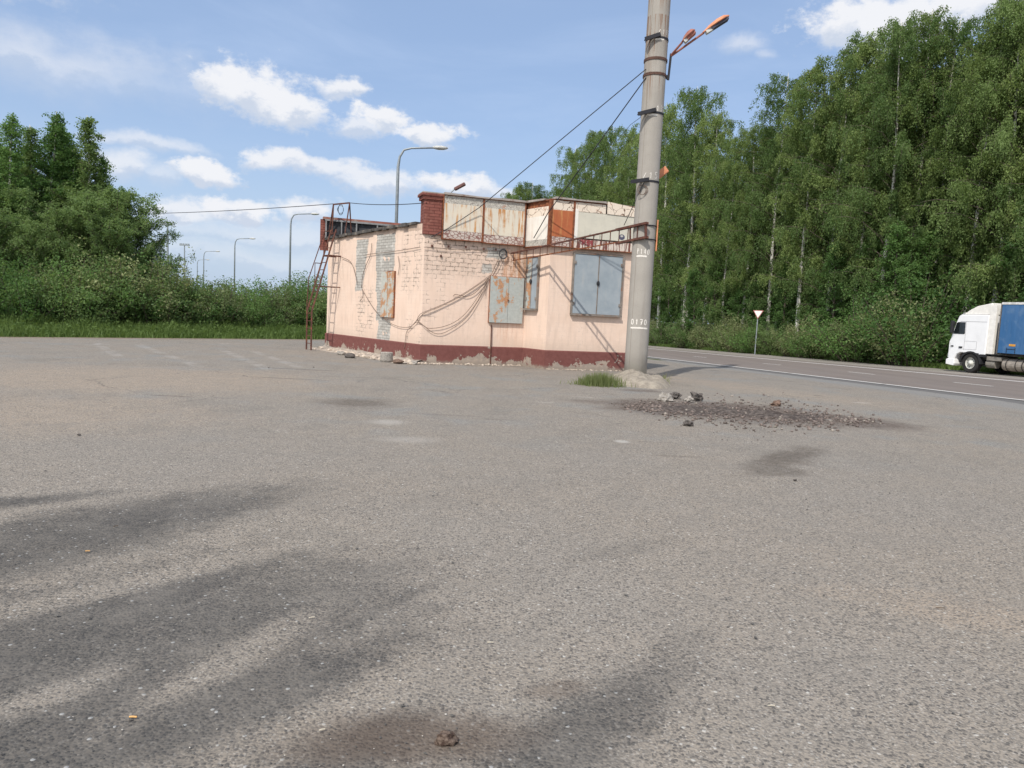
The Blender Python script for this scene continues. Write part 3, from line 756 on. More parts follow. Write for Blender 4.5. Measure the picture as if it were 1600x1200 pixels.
def shutter(Wl, u0, u1, z0, z1, mats, label, split=None, du=0, o=.03, z1b=None, knob=True, sill=True):
    z1b = z1 if z1b is None else z1b
    fr = MB(); w = .05
    Wl.box(fr, u0-w, u0, z0-.02, z1+.03, -.02, o+.04); Wl.box(fr, u1, u1+w, z0-.02, z1b+.03, -.02, o+.041)
    fr.hexa([Wl.p(u, z, oo) for u, zt in ((u0, z1), (u1, z1b)) for oo in (-.02, o+.045) for z in (zt, zt+.045)])
    if sill: Wl.box(fr, u0-w, u1+w, z0-.055, z0-.001, -.02, o+.09)
    win = obj('window', fr, framem, bld); win['label'] = label
    sp = split or (u0+u1)/2; zm = z1+(z1b-z1)*(sp-u0)/(u1-u0)
    panel(Wl, 'shutter', u0+.004, sp-.004, z0+.004, z1-.004, 0, mats[0], win, o+.025, du=du, z1b=zm-.004)
    panel(Wl, 'shutter', sp+.004, u1-.004, z0+.004, zm-.004, 0, mats[1], win, o+.025, du=du, z1b=z1b-.004)
    mb = MB(); Wl.box(mb, sp-.008, sp+.022, z0+.02, min(z1, z1b)-.03, o+.025, o+.034)
    for zz in (z0+.25, z1-.3):
        Wl.box(mb, u0-.03, u0+.05, zz, zz+.09, o+.026, o+.05); Wl.box(mb, u1-.05, u1+.03, zz, zz+.09, o+.026, o+.05)
    obj('seam_and_hinges', mb, framem, win)
    if knob:
        mb = MB(); mb.revolve([(.045, 0), (.05, .03), (.03, .05)], (0, 0, 0), n=10)
        c = Wl.p(sp, (z0+z1)/2+.05, o+.03); X = Vector((Wl.d.x, Wl.d.y, 0)); N = Vector((Wl.n.x, Wl.n.y, 0)); mm = Matrix((X, Vector((0, 0, 1)), N)).transposed()
        mb.v = [tuple(mm @ Vector((a[0], a[1]*1.5, a[2]))+c) for a in mb.v]
        obj('padlock', mb, plain('black_iron', (.03, .03, .034), .6), win)
    return win
shutter(WB, .76, 2.30, 1.68, 3.43, (gs, gs), 'wide grey blue shuttered window beside the concrete pole', du=0)
mrA = material('rusted_grey_shutter_left_leaf', m_rustshut(2.3, 1.1), .7); mrB = material('rusted_grey_shutter_right_leaf', m_rustshut(5.9, .55), .7)
shutter(WN, .10, .63, 1.76, 3.28, (material('orange_stained_shutter', m_rustshut(9.1, 1.6), .7), gs), 'narrow shuttered window on the side face of the bay', split=.34)
# protruding steel box shutter on the front wall
mb = MB(); WA.box(mb, 2.02, 3.10, 1.28, 2.68, .0, .06)
w = obj('window', mb, rust, bld); w['label'] = 'rust blotched grey double shutter on the front wall'
panel(WA, 'shutter', 2.03, 2.60, 1.29, 2.67, .06, mrA, w, .035)
panel(WA, 'shutter', 2.61, 3.09, 1.29, 2.665, .06, mrB, w, .03)
mb = MB(); WA.box(mb, 2.585, 2.625, 1.95, 2.0, .09, .12); obj('latch', mb, darkrust, w)
mb = MB(); WL.box(mb, 1.60, 2.38, 1.27, 2.71, .0, .05)
w = obj('window', mb, rust, bld); w['label'] = 'narrow rusty shutter between the bare brick patches'
mrL = material('rust_streaked_pale_shutter', m_rustshut(4.4, 1.5, (.42, .42, .38)), .7)
panel(WL, 'shutter', 1.61, 1.97, 1.28, 2.70, .05, mrL, w, .03, z1b=2.66)
panel(WL, 'shutter', 1.98, 2.37, 1.28, 2.70, .05, mrL, w, .035, du=3)
# iron rod and cables on the walls
mb = MB(); a = WA.px(768, 507, .05); b = WA.px(766, 569, .05); mb.tube([a, b], .018, 6)
obj('iron_rod', mb, darkrust, bld)
cabm = plain('dusty_dark_cable', (.17, .12, .095), .8); cabb = plain('black_cable', (.035, .035, .04), .6)
def smoothpts(p, k=6):
    p = [Vector(q) for q in p]
    if len(p) < 3: return p
    out = []
    for i in range(len(p)-1):
        a = p[max(i-1, 0)]; b = p[i]; c = p[i+1]; d = p[min(i+2, len(p)-1)]
        for j in range(k):
            t = j/k; out.append(.5*((2*b)+(c-a)*t+(2*a-5*b+4*c-d)*t*t+(3*b-a-3*c+d)*t**3))
    return out+[p[-1]]
def cable(pts, r=.008, m=None, parent=bld, name='cable', label=None):
    mb = MB(); mb.tube(smoothpts(pts), r, 5); o = obj(name, mb, m or cabm, parent, smooth=True)
    if label: o['label'] = label
    return o
La = lambda *q: [WL.px(x, y, .05) for x, y in q]; Fa = lambda *q: [WA.px(x, y, .05) for x, y in q]
cable(Fa((766,430),(735,452),(700,472),(662,488))+La((655,493),(648,505),(638,511),(622,510),(604,501),(588,487),(575,468),(566,452)))
cable(Fa((766,432),(725,460),(690,478),(664,489))+La((653,499),(642,511),(635,520),(632,545)))
cable(Fa((764,434),(748,462),(725,492),(700,508),(672,513),(661,508))+La((652,503),(647,506)))
cable(Fa((763,436),(752,460),(730,495),(700,517),(680,521),(661,508))+La((652,500),))
cable(Fa((764,433),(745,455),(730,463),(718,461),(711,460),(708,463)), .009)
cable(Fa((763,434),(759,450),(758,462)), .008)
cable(Fa((662,386),(700,389),(745,390),(782,392))+[], .007)
cable(La((568,399),(585,396),(606,394),(633,390),(656,386)), .009)
cable(La((565,450),(567,430),(573,412),(579,398),(581,380)), .010)
cable(La((534,402),(545,407),(551,415),(556,432),(558,445)), .010)
cable(La((566,451),(567,463),(563,470)), .009)
cable(La((622,430),(624,415),(622,400)), .009)
cable(Fa((780,402),(772,420),(766,432)), .009); cable(Fa((785,402),(777,420),(768,432)), .007)
mb = MB(); c = WA.px(786, 397, .07)
for k in range(3): mb.tube([c+Vector((WA.d.x, WA.d.y, 0))*(.11+.008*k)*math.cos(a)+Vector((0, 0, 1))*(.13+.007*k)*math.sin(a)+Vector((WA.n.x, WA.n.y, 0))*.012*k for a in [2*math.pi*i/20 for i in range(21)]], .012, 5)
obj('cable_coil', mb, cabb, bld)
mb = MB()
for x, y in ((675,384),(701,385),(728,386),(756,389),(775,390),(689,400),(679,368)): c = WA.px(x, y, .02); mb.box(c, (.05, .06, .06))
objs('wall_hook', mb, darkrust, bld)

# ------------------------------------------------------------------ roof ladder
lad = thing('roof_ladder', 'rusty steel ladder with handrail rising to the roof at the left end of the kiosk', 'ladder', WL.p(5.7, 0, 1.0))
us = (5.50, 5.90); zk = 1.34; O0, O1 = 1.02, .20
def lo(z): return O0 if z < zk else O0+(O1-O0)*(z-zk)/(4.16-zk)
mb = MB()
for u in us: mb.tube([WL.p(u, -.02, O0), WL.p(u, zk, O0), WL.p(u, 4.18, O1)], .032, 4)
objs('stile', mb, darkrust, lad)
mb = MB()
for i in range(5): z = .22+.26*i; mb.tube([WL.p(us[0], z, O0), WL.p(us[1], z, O0)], .013, 6)
for i in range(11): z = zk+(4.15-zk)*(i+.6)/11; mb.tube([WL.p(us[0], z, lo(z)), WL.p(us[1], z, lo(z))], .013, 6)
objs('rung', mb, darkrust, lad)
mb = MB()
for u in us: mb.bar(WL.p(u, 3.27, lo(3.27)), WL.p(u, 3.27, 0), .05); mb.bar(WL.p(u, 2.2, lo(2.2)), WL.p(u, 2.2, .0), .03)
objs('wall_bracket', mb, darkrust, lad)
mb = MB(); hu = 5.92
mb.tube([WL.p(hu, 4.12, .43), WL.p(hu, 2.45, .98), WL.p(hu, 1.38, 1.03)], .018, 6)
mb.tube([WL.p(hu, 4.12, .43), WL.p(hu, 3.15, .46)], .015, 6); mb.tube([WL.p(hu, 3.0, .76), WL.p(hu, 3.0, .5)], .014, 6); mb.tube([WL.p(hu, 3.0, .76), WL.p(hu, 2.3, .76)], .014, 6)
mb.tube([WL.p(hu, 4.12, .43), WL.p(hu, 4.14, .18)], .015, 6)
objs('handrail', mb, darkrust, lad)
mb = MB()
tz = 5.12; a = WL.p(6.25, tz, -.02); b = WL.p(5.55, tz+.03, -.3)
mb.bar(a, b, .045)
mb.bar(a, WL.p(6.2, 4.05, .03), .04); mb.bar(a, WL.p(6.5, 4.2, .0), .035); mb.bar(b, WL.p(5.75, 4.0, -.5), .035); mb.bar(b, WL.p(5.45, 4.0, -.1), .035)
mb.bar(WL.p(6.2, 4.07, .03), WL.p(5.48, 4.1, .2), .035)
objs('top_frame', mb, darkrust, lad)
mb = MB()
for k in range(3): mb.tube([a.lerp(b, .45)+Vector((.11*math.cos(t_)*(1-.1*k), 0.02*k, -.2+(.13+.03*k)*math.sin(t_))) for t_ in [2*math.pi*i/16 for i in range(17)]], .007, 4)
obj('cable_loop', mb, cabb, lad)
LTOP = (a, b)

# ------------------------------------------------------------------ concrete pole
PC = Vector((3.14, 18.32, 0)); PR = .287
def m_conc(t):
    v = OC(t); x, y, z = t.sep(v); a = t.noise(v, 1.6, 6, .62); s = t.noise(t.map(v, sc=(5, 5, .25)), 2, 5, .6); f = t.noise(v, 40, 4)
    c = t.mix(t.mr(a, .3, .7), (.325, .300, .268), (.372, .345, .308))
    c = t.mix(t.mr(s, .5, .75, 0, .35), c, (.24, .215, .19))
    c = t.mix(t.mr(f, .6, .72, 0, .5), c, (.2, .185, .17))
    # rust runs below the clamps
    def run(z0, L): return t.mr(z, z0-L, z0)*z.lt(z0)
    rn = t.noise(t.map(v, sc=(14, 14, .5)), 1.5, 3)
    k = (run(8.93, 1.1).mx(run(8.52, 1.3)).mx(run(7.6, .9)).mx(run(9.5, .6)))*t.mr(rn, .48, .62)
    c = t.mix(k*.75, c, (.20, .10, .055))
    ang = t.math('ARCTAN2', x, y*(-1))
    seam = t.mr(t.math('ABSOLUTE', ang+.78), .035, .01)*z.gt(.3)
    c = t.mix(seam*.55, c, (.19, .155, .12))
    c = t.mix(t.mr(z+(a-.5)*.5, .55, .15)*.6, c, (.42, .40, .34))
    return {'c': c, 'h': a*.6+f*.3-seam*.4, 'hs': .5, 'hd': .01}
conc = material('weathered_concrete', m_conc, .9)
pole = thing('utility_pole', 'thick leaning-looking concrete lighting pole in front of the kiosk with painted numbers', 'utility pole', (PC.x, PC.y, 0))
pole['label'] = 'thick grey concrete lighting pole with white painted numbers in front of the kiosk'
def prad(z): return PR-.0022*z
mb = MB(); mb.revolve([(prad(z), z) for z in [x*.8 for x in range(0, 26)]], (PC.x, PC.y, 0), n=40); 
o = obj('shaft', mb, conc, pole, smooth=True)
def ppt(ang, z, o=0.):  # ang 0 faces the camera, + to the right
    base = math.atan2(-PC.y, -PC.x); a = base+ang; r = prad(z)+o
    return Vector((PC.x+r*math.cos(a), PC.y+r*math.sin(a), z))
def poleang(x, y, z=None):
    d = ray(x, y); v = Vector((d.x, d.y)); # intersection with the cylinder
    P = Vector((PC.x, PC.y)); r = PR-.01; a = v.dot(v); b = -2*v.dot(P); c = P.dot(P)-r*r; disc = b*b-4*a*c
    t = (-b-math.sqrt(disc))/(2*a) if disc > 0 else v.dot(P)/a
    X = CAM+d*t; base = math.atan2(-PC.y, -PC.x); an = math.atan2(X.y-PC.y, X.x-PC.x)-base
    while an > math.pi: an -= 2*math.pi
    while an < -math.pi: an += 2*math.pi
    return an, X.z
clampm = plain('dark_rust_clamp', (.10, .055, .042), .8, var=.4, scale=20)
black = plain('black_painted_steel', (.022, .022, .028), .6)
def band(z, h=.05, th=.018, m=clampm, name='clamp_band', tilt=0.):
    mb = MB(); n = 32
    ring = []
    for i in range(n):
        a = 2*math.pi*i/n; dz_ = tilt*math.cos(a)
        for o_, q in ((0, 0), (th, 0), (th, h), (0, h)): ring.append(ppt(a, z+q+dz_, o_))
    fs = []
    for i in range(n):
        j = (i+1) % n
        for k in range(4): fs.append((i*4+k, j*4+k, j*4+(k+1) % 4, i*4+(k+1) % 4))
    mb.add(ring, fs); return obj(name, mb, m, pole)
zpx = lambda x, y: poleang(x, y)[1]
z1 = zpx(1027, 92); z2 = zpx(1024, 116)
band(z1, .06); band(z2, .06)
# cross brackets: black flat bars sticking out to the left with straps
for (xa, ya, xb, yb) in ((1008,61,1032,53),(997,178,1025,171),(986,284,1014,280)):
    zz = zpx((xa+xb)/2+8, (ya+yb)/2)
    band(zz-.03, .045, .012, black, 'strap', tilt=.0)
    X = ppt(-.15, zz, .05); Y0 = X.y
    P_ = atY(xa, ya, Y0-.02); Q_ = atY(xb, yb, Y0-.02)
    mb = MB(); mb.bar(P_, Q_, .05, .085); mb.bar(P_+Vector((0, .1, .01)), Q_+Vector((0, .1, .01)), .06, .02)
    o = obj('bracket_arm', mb, black, pole)
# painted white figures (strokes bent round the shaft)
wp = plain('white_hand_paint', (.74, .70, .64), .7, var=.12, scale=30)
GL = {'0': [[(.2,.5),(.25,.85),(.5,1),(.75,.85),(.8,.5),(.75,.15),(.5,0),(.25,.15),(.2,.5)]], '1': [[(.3,.75),(.55,1),(.5,0)]],
      '7': [[(.15,1),(.8,1),(.45,0)],[(.3,.5),(.75,.5)]], '8': [[(.5,.52),(.25,.75),(.5,1),(.75,.75),(.5,.52),(.2,.25),(.5,0),(.8,.25),(.5,.52)]],
      '4': [[(.65,0),(.65,1),(.15,.35),(.85,.35)]], '5': [[(.8,1),(.3,1),(.25,.55),(.6,.6),(.8,.3),(.55,0),(.2,.08)]], '3': [[(.2,.95),(.6,1),(.75,.75),(.45,.55),(.78,.3),(.5,0),(.2,.1)]],
      '2': [[(.2,.8),(.45,1),(.75,.8),(.65,.5),(.2,0),(.85,.05)]], '/': [[(.1,0),(.7,1)]], '_': [[(0,.03),(1,0)]], 'P': [[(.25,0),(.25,1),(.7,.95),(.75,.6),(.3,.5)]]}
def paint_text(txt, x0, y0, x1, y1, hpx, wd=.016, under=None, name='painted_number'):
    mb = MB(); n = len(txt)
    def stroke(pp, w_):
        P = []
        for i in range(len(pp)-1):
            a = Vector(pp[i]); b = Vector(pp[i+1]); k = max(1, int((b-a).length/.03))
            for j in range(k): P.append(a.lerp(b, j/k))
        P.append(Vector(pp[-1]))
        vs = []
        for i, p in enumerate(P):
            d = (P[min(i+1, len(P)-1)]-P[max(i-1, 0)]).normalized(); nn = Vector((-d.y, d.x))*w_*(.8+.4*((i*7) % 5)/5)
            for q in (p+nn, p-nn): vs.append(ppt(q.x/PR, q.y, .003))
        mb.add(vs, [(2*i, 2*i+1, 2*i+3, 2*i+2) for i in range(len(P)-1)])
    a0, za = poleang(x0, y0); a1, zb = poleang(x1, y1); s0 = a0*PR; s1 = a1*PR; hh = hpx/FPX*18.1
    cw = (s1-s0)/n
    for i, ch in enumerate(txt):
        if ch == ' ': continue
        for st in GL[ch]: stroke([(s0+cw*(i+.1+.8*x), za+(zb-za)*(i+x)/n+hh*y) for x, y in st], wd/2)
    if under:
        (ua, ub) = under; a0, za = poleang(*ua); a1, zb = poleang(*ub)
        stroke([(a0*PR, za), (a0*.5*PR+a1*.5*PR, (za+zb)/2+.008), (a1*PR, zb)], .021)
    o = obj(name, mb, wp, pole); o['label'] = 'white hand painted figures '+txt.replace('/', '').strip()
paint_text('0170', 985.5, 506.5, 1010.5, 508, 8, .026, ((985.5, 512), (1011, 513.5)))
paint_text('P140', 994.5, 396.5, 1015, 398.5, 8, .017, ((994.5, 400.3), (1010.5, 400.8)))
paint_text('/150', 1003, 280, 1031, 280, 9, .015)
paint_text('132', 1024, 173.5, 1038, 176, 8, .020, ((1013, 179.5), (1027, 180)))
paint_text('/112', 1027, 53.5, 1048, 57, 7, .014, ((1023, 61.5), (1038, 61.5)))
# lamp arms at the top right
redp = plain('faded_red_lamp_paint', (.33, .13, .10), .6, dirt=(.4, .22, .15)); orangep = plain('orange_lamp_shell', (.62, .25, .13), .55, var=.2)
darkm = plain('dark_grey_lamp_underside', (.05, .05, .075), .5); glassm = plain('pale_lamp_glass', (.55, .55, .52), .3, spec=.6)
mb = MB(); Ya = 18.32
g0 = atY(1047, 82, Ya); mb.bar(atY(1044, 125, Ya), atY(1048.5, 84, Ya), .05); mb.bar(atY(1043.5, 124, Ya), atY(1041, 118, Ya), .05)
obj('arm_bracket', mb, black, pole)
for (pa, pb, pc, pd, wd, mt, nm) in (((1048, 87), (1066, 66), (1066, 66), (1086, 48), .30, redp, 'short'), ((1048, 88), (1100, 51), (1098, 52), (1139, 26), .22, orangep, 'long')):
    Yb = Ya-.25
    mb = MB(); mb.tube([atY(*pa, Ya), atY(*pb, Yb)], .026, 8); arm = obj('lamp_arm', mb, redp, pole)
    p = atY(*pc, Yb); q = atY(*pd, Yb-.05); d = (q-p); L = d.length; d.normalize(); sd_ = d.cross(Vector((0, 0, 1))).normalized(); up = sd_.cross(d).normalized()
    mb = MB(); prof = [(0, .035), (.1, .055), (.3, .11), (.6, .145), (.85, .13), (1, .06)]
    vs = []; n = 12
    for (k, w_) in prof:
        for j in range(n):
            a = math.pi*j/(n-1); vs.append(p+d*L*k+sd_*math.cos(a)*w_+up*math.sin(a)*w_*.75)
    fs = [(i*n+j, i*n+j+1, (i+1)*n+j+1, (i+1)*n+j) for i in range(len(prof)-1) for j in range(n-1)]+[(i*n+n-1, i*n, (i+1)*n, (i+1)*n+n-1) for i in range(len(prof)-1)]+[tuple(range(n))[::-1], tuple((len(prof)-1)*n+j for j in range(n))]
    mb.add(vs, fs); hd = obj('lamp_head', mb, mt, arm, smooth=True)
    mb = MB(); mb.box(p+d*L*.62-up*.03, (.17 if nm == 'short' else .2, L*.62, .06), Matrix((sd_, d, up)).transposed())
    obj('lamp_underside', mb, darkm if nm == 'long' else redp, hd)
    mb = MB(); mb.box(p+d*L*.22-up*.035, (.14, L*.24, .07), Matrix((sd_, d, up)).transposed()); obj('lamp_glass', mb, glassm, hd)
# old orange lamp head behind the shaft and orange plate
mb = MB(); p = atY(1026, 276, 18.7); q = atY(1042, 264, 18.7); mb.bar(p, q, .12, .18); obj('orange_lamp_housing', mb, orangep, pole, bevel=.02)
mb = MB(); mb.bar(ppt(1.45, zpx(1020, 342), .035), ppt(1.45, zpx(1016, 391), .035), .05, .03); obj('orange_strip', mb, orangep, pole)
# footing mound
def m_mound(t):
    v = OC(t); a = t.noise(v, 5, 6, .65); b = t.noise(v, 30, 4)
    c = t.mix(t.mr(a, .35, .65), (.22, .19, .155), (.33, .29, .235))
    return {'c': t.mix(t.mr(b, .5, .7, 0, .6), c, (.18, .15, .12)), 'h': a+b*.4, 'hs': .7, 'hd': .03}
mound_m = material('crumbling_concrete', m_mound, .95)
def mound(c, rx, ry, h, seed, nr=16, na=40, amp=.12, exp=2.2, tilt=0.):
    mb = MB(); vs = []
    for i in range(nr+1):
        r = i/nr
        for j in range(na):
            a = 2*math.pi*j/na; w_ = 1+.16*mnoise.noise(Vector((math.cos(a)*1.4, math.sin(a)*1.4, seed)))
            x = r*math.cos(a)*rx*w_; y = r*math.sin(a)*ry*w_
            z = h*(1-r**exp)+amp*h*2*mnoise.noise(Vector((x*2.2, y*2.2, seed*3)))*(1-r**4)+amp*h*mnoise.noise(Vector((x*7, y*7, seed*5)))*(1-r**4)
            vs.append((c[0]+x, c[1]+y, c[2]+z-.02*r))
    fs = [(i*na+j, (i+1)*na+j, (i+1)*na+(j+1) % na, i*na+(j+1) % na) for i in range(nr) for j in range(na)]
    return mb.add(vs, fs)
o = obj('concrete_footing', mound((PC.x+.02, PC.y-.35, 0), .84, 1.2, .29, 3, exp=2.6, amp=.2), mound_m, smooth=True, loc=(PC.x, PC.y, 0)); tag(o, 'low crumbling concrete mound round the foot of the pole', 'footing')

# ------------------------------------------------------------------ truss bracket between the kiosk and the pole
T0 = WA.px(799, 396, .04); T1 = atY(1009, 349, 17.9); Q0 = WA.px(801, 407, .04); Q1 = atY(1009, 371, 17.9)
tr = thing('truss_bracket', 'rusty ladder-like steel truss reaching from the kiosk wall to the concrete pole', 'bracket', T0)
mb = MB(); mb.bar(T0, T1, .045, .04); obj('top_chord', mb, darkrust, tr)
mb = MB(); mb.bar(Q0, Q1, .035, .03); obj('bottom_chord', mb, rust, tr)
mb = MB()
for i in range(17):
    k = (i+.35)/17.2; a = T0.lerp(T1, k); b = Q0.lerp(Q1, k); mb.bar(a, Vector((a.x, a.y, b.z)), .022)
objs('upright', mb, darkrust, tr)
mb = MB()
dt = (T1-T0).normalized()
mb.bar(T1-dt*.95, T1+dt*.05, .10, .055); mb.bar(Q1-dt*.95, Q1+dt*.05, .10, .055); mb.bar(Q1, T1, .05, .06)
mb.bar(Q1-dt*.5, T1-dt*.5, .04, .04)
objs('end_channel', mb, darkrust, tr)
mb = MB()
for zz, P in ((T1.z, T1), (Q1.z, Q1)):
    mb.tube([P]+[ppt(a, zz-.02, .02) for a in (.1, .5, .9, 1.3, 1.8)], .014, 5)
objs('wrap_strap', mb, black, tr)
# ------------------------------------------------------------------ overhead wires
def wire(pts, r, label, sag=0., k=14, m=cabb):
    P = []
    for i in range(len(pts)-1):
        for j in range(k):
            t = j/k; q = Vector(pts[i]).lerp(Vector(pts[i+1]), t); q.z -= sag*4*t*(1-t); P.append(q)
    P.append(Vector(pts[-1])); mb = MB(); mb.tube(P, r, 5)
    o = obj('overhead_wire', mb, m, smooth=True, loc=tuple(P[0])); tag(o, label, 'wire', 'overhead wires')
wire([ppt(-.9, zpx(1018, 106), .01), atY(884, 212, 19.3), atY(800, 282, 20.0), WA.px(748, 325, .25), WA.px(700, 357, .15), WA.px(674, 370, .08)], .012, 'upper dark wire from the pole clamp down to the foot of the brick pier')
wire([ppt(-.8, zpx(1014, 120), .01), atY(936, 223, 19.3), WB.px(856, 333, .25), WN.px(834, 372, .2)], .014, 'steep dark wire from the pole clamp down to the corner of the orange panel')
wire([ppt(-.25, zpx(1013, 283), .03), ppt(-.5, zpx(1008, 296), .05), atY(975, 352, 18.9)], .010, 'short wire dropping from the middle pole bracket past the truss')
wire([atY(-260, 348, 52), atY(240, 333.5, 36), LTOP[0]+Vector((0, 0, .02))], .013, 'long thin wire crossing the sky from the left trees to the ladder top', .05)
wire([LTOP[1], WA.p(.0, 4.62, .08)], .012, 'thin wire from the ladder top to the brick pier', .06)
wire([ppt(2.2, zpx(1018, 150), .01), atY(985, 195, 24), atY(960, 225, 40)], .008, 'faint wire behind the pole running over the birch tops')
mb = MB()
c = ppt(-.35, zpx(1006, 297), .06)
for k in range(2): mb.tube([c+Vector((.13*math.cos(a)*(1-.3*k), 0, .12*math.sin(a)))for a in [2*math.pi*i/18 for i in range(19)]], .008, 4)
obj('wire_loop', mb, cabm, pole)

# ------------------------------------------------------------------ far street lamps and masts
galv = plain('galvanised_grey_steel', (.30, .33, .35), .5, metal=.3, var=.1)
def street_lamp(px, ytop, Y, arm, label, headm=None):
    base = atY(px, hor(px), Y); x = base.x; zt = H+(hor(px)-ytop)*Y/FPX*1.0
    t = thing('street_lamp', label, 'street lamp', (x, Y, zg(x, Y)), 'tall street lamps behind the kiosk and bushes')
    L = arm*Y/FPX; mb = MB(); r = .4*min(1, L)
    pts = [(x, Y, -.2), (x, Y, zt-.9), (x+.06, Y, zt-.45), (x+.25, Y, zt-.12), (x+.6, Y, zt-.02), (x+L*.8, Y, zt+.05)]
    mb.tube(pts, [.095, .07, .055, .05, .045, .04], 10); obj('post', mb, galv, t, smooth=True)
    mb = MB(); mb.blob((x+L*.9, Y, zt+.06), (.38, .16, .10), 1, .05, 2); obj('lamp_head', mb, headm or plain('silver_lamp_head', (.5, .5, .48), .4), t, smooth=True)
    return t
street_lamp(615, 239, 34.5, 70, 'tallest grey street lamp rising behind the kiosk roof')
street_lamp(452, 338, 60, 41, 'grey street lamp just left of the roof ladder')
street_lamp(366, 375.5, 86, 30, 'smaller grey street lamp in the middle of the bushes')
street_lamp(318, 395, 116, 24, 'distant small street lamp right of the two masts')
street_lamp(308, 408, 145, 18, 'farthest tiny street lamp close beside its twin')
# brown lamp peeping over the roof
P = atY(700, 300, 30); t = thing('street_lamp', 'small brown lamp head peeping over the roof beside the brick pier', 'street lamp', (P.x-.3, 30, 0))
mb = MB(); mb.tube([(P.x-.3, 30, 0), (P.x-.3, 30, P.z-.5), (P.x, 30, P.z-.12), tuple(atY(712, 294, 30))], [.07, .06, .03, .025], 8); obj('post', mb, galv, t)
mb = MB(); a = atY(710, 296, 30); b = atY(727, 287, 30); mb.bar(a, b, .2, .13); obj('lamp_head', mb, plain('brown_lamp_shell', (.16, .08, .07), .6), t, bevel=.03)
for px, yt, Y, lb in ((262, 354, 230, 'taller hazy lighting mast above the left bushes'), (288, 386, 320, 'shorter hazy lighting mast beside the taller one')):
    b = atY(px, hor(px), Y); zt = H+(hor(px)-yt)*Y/FPX
    t = thing('lighting_mast', lb, 'mast', (b.x, Y, 0), 'far lighting masts')
    mb = MB(); mb.tube([(b.x, Y, -2), (b.x, Y, zt)], [.45, .22], 8); obj('post', mb, galv, t)
    mb = MB(); mb.box((b.x, Y, zt), (4.2, .8, .5)); 
    for k in (-1.7, -.6, .6, 1.7): mb.box((b.x+k, Y, zt+.45), (.7, .6, .5))
    obj('floodlight_ring', mb, galv, t)

# ------------------------------------------------------------------ yield sign
def place_sign():
    P = on_w(1183, 15.8); z0 = zg(P.x, P.y); hb = top_h(1187, 484.5, P)
    t = thing('yield_sign', 'white triangular give way sign with red border on a grey post at the far verge', 'road sign', (P.x, P.y, z0))
    k = P.length/FPX*1.0/ (ray(1183, 500).xy.length/1.0) * ray(1183, 500).length
    side = 14.5*P.y/FPX*1.05; hh = side*.866
    mb = MB(); mb.tube([(P.x, P.y, z0-.1), (P.x, P.y, hb-.05)], .045, 8); obj('post', mb, galv, t)
    f = (Vector((0, 0))-P).normalized(); r = Vector((-f.y, f.x)); 
    def tri(s, o, th):
        c = Vector((P.x+f.x*o, P.y+f.y*o, 0)); R3 = Vector((r.x, r.y, 0)); F3 = Vector((f.x, f.y, 0)); zc = hb-hh*.38
        mb = MB(); pts = []
        for kk in (0, th):
            for (a, b) in ((-.5, .333), (.5, .333), (0, -.667)): pts.append(c+F3*kk+R3*a*side*s+Vector((0, 0, zc+b*hh*s)))
        mb.add(pts, [(0,1,2),(5,4,3),(0,3,4,1),(1,4,5,2),(2,5,3,0)]); return mb
    obj('sign_plate', tri(1, .06, .02), plain('faded_red_sign_border', (.50, .17, .16), .5), t)
    obj('white_face', tri(.80, .082, .006), plain('white_sign_face', (.82, .82, .80), .5, var=.05), t)
place_sign()

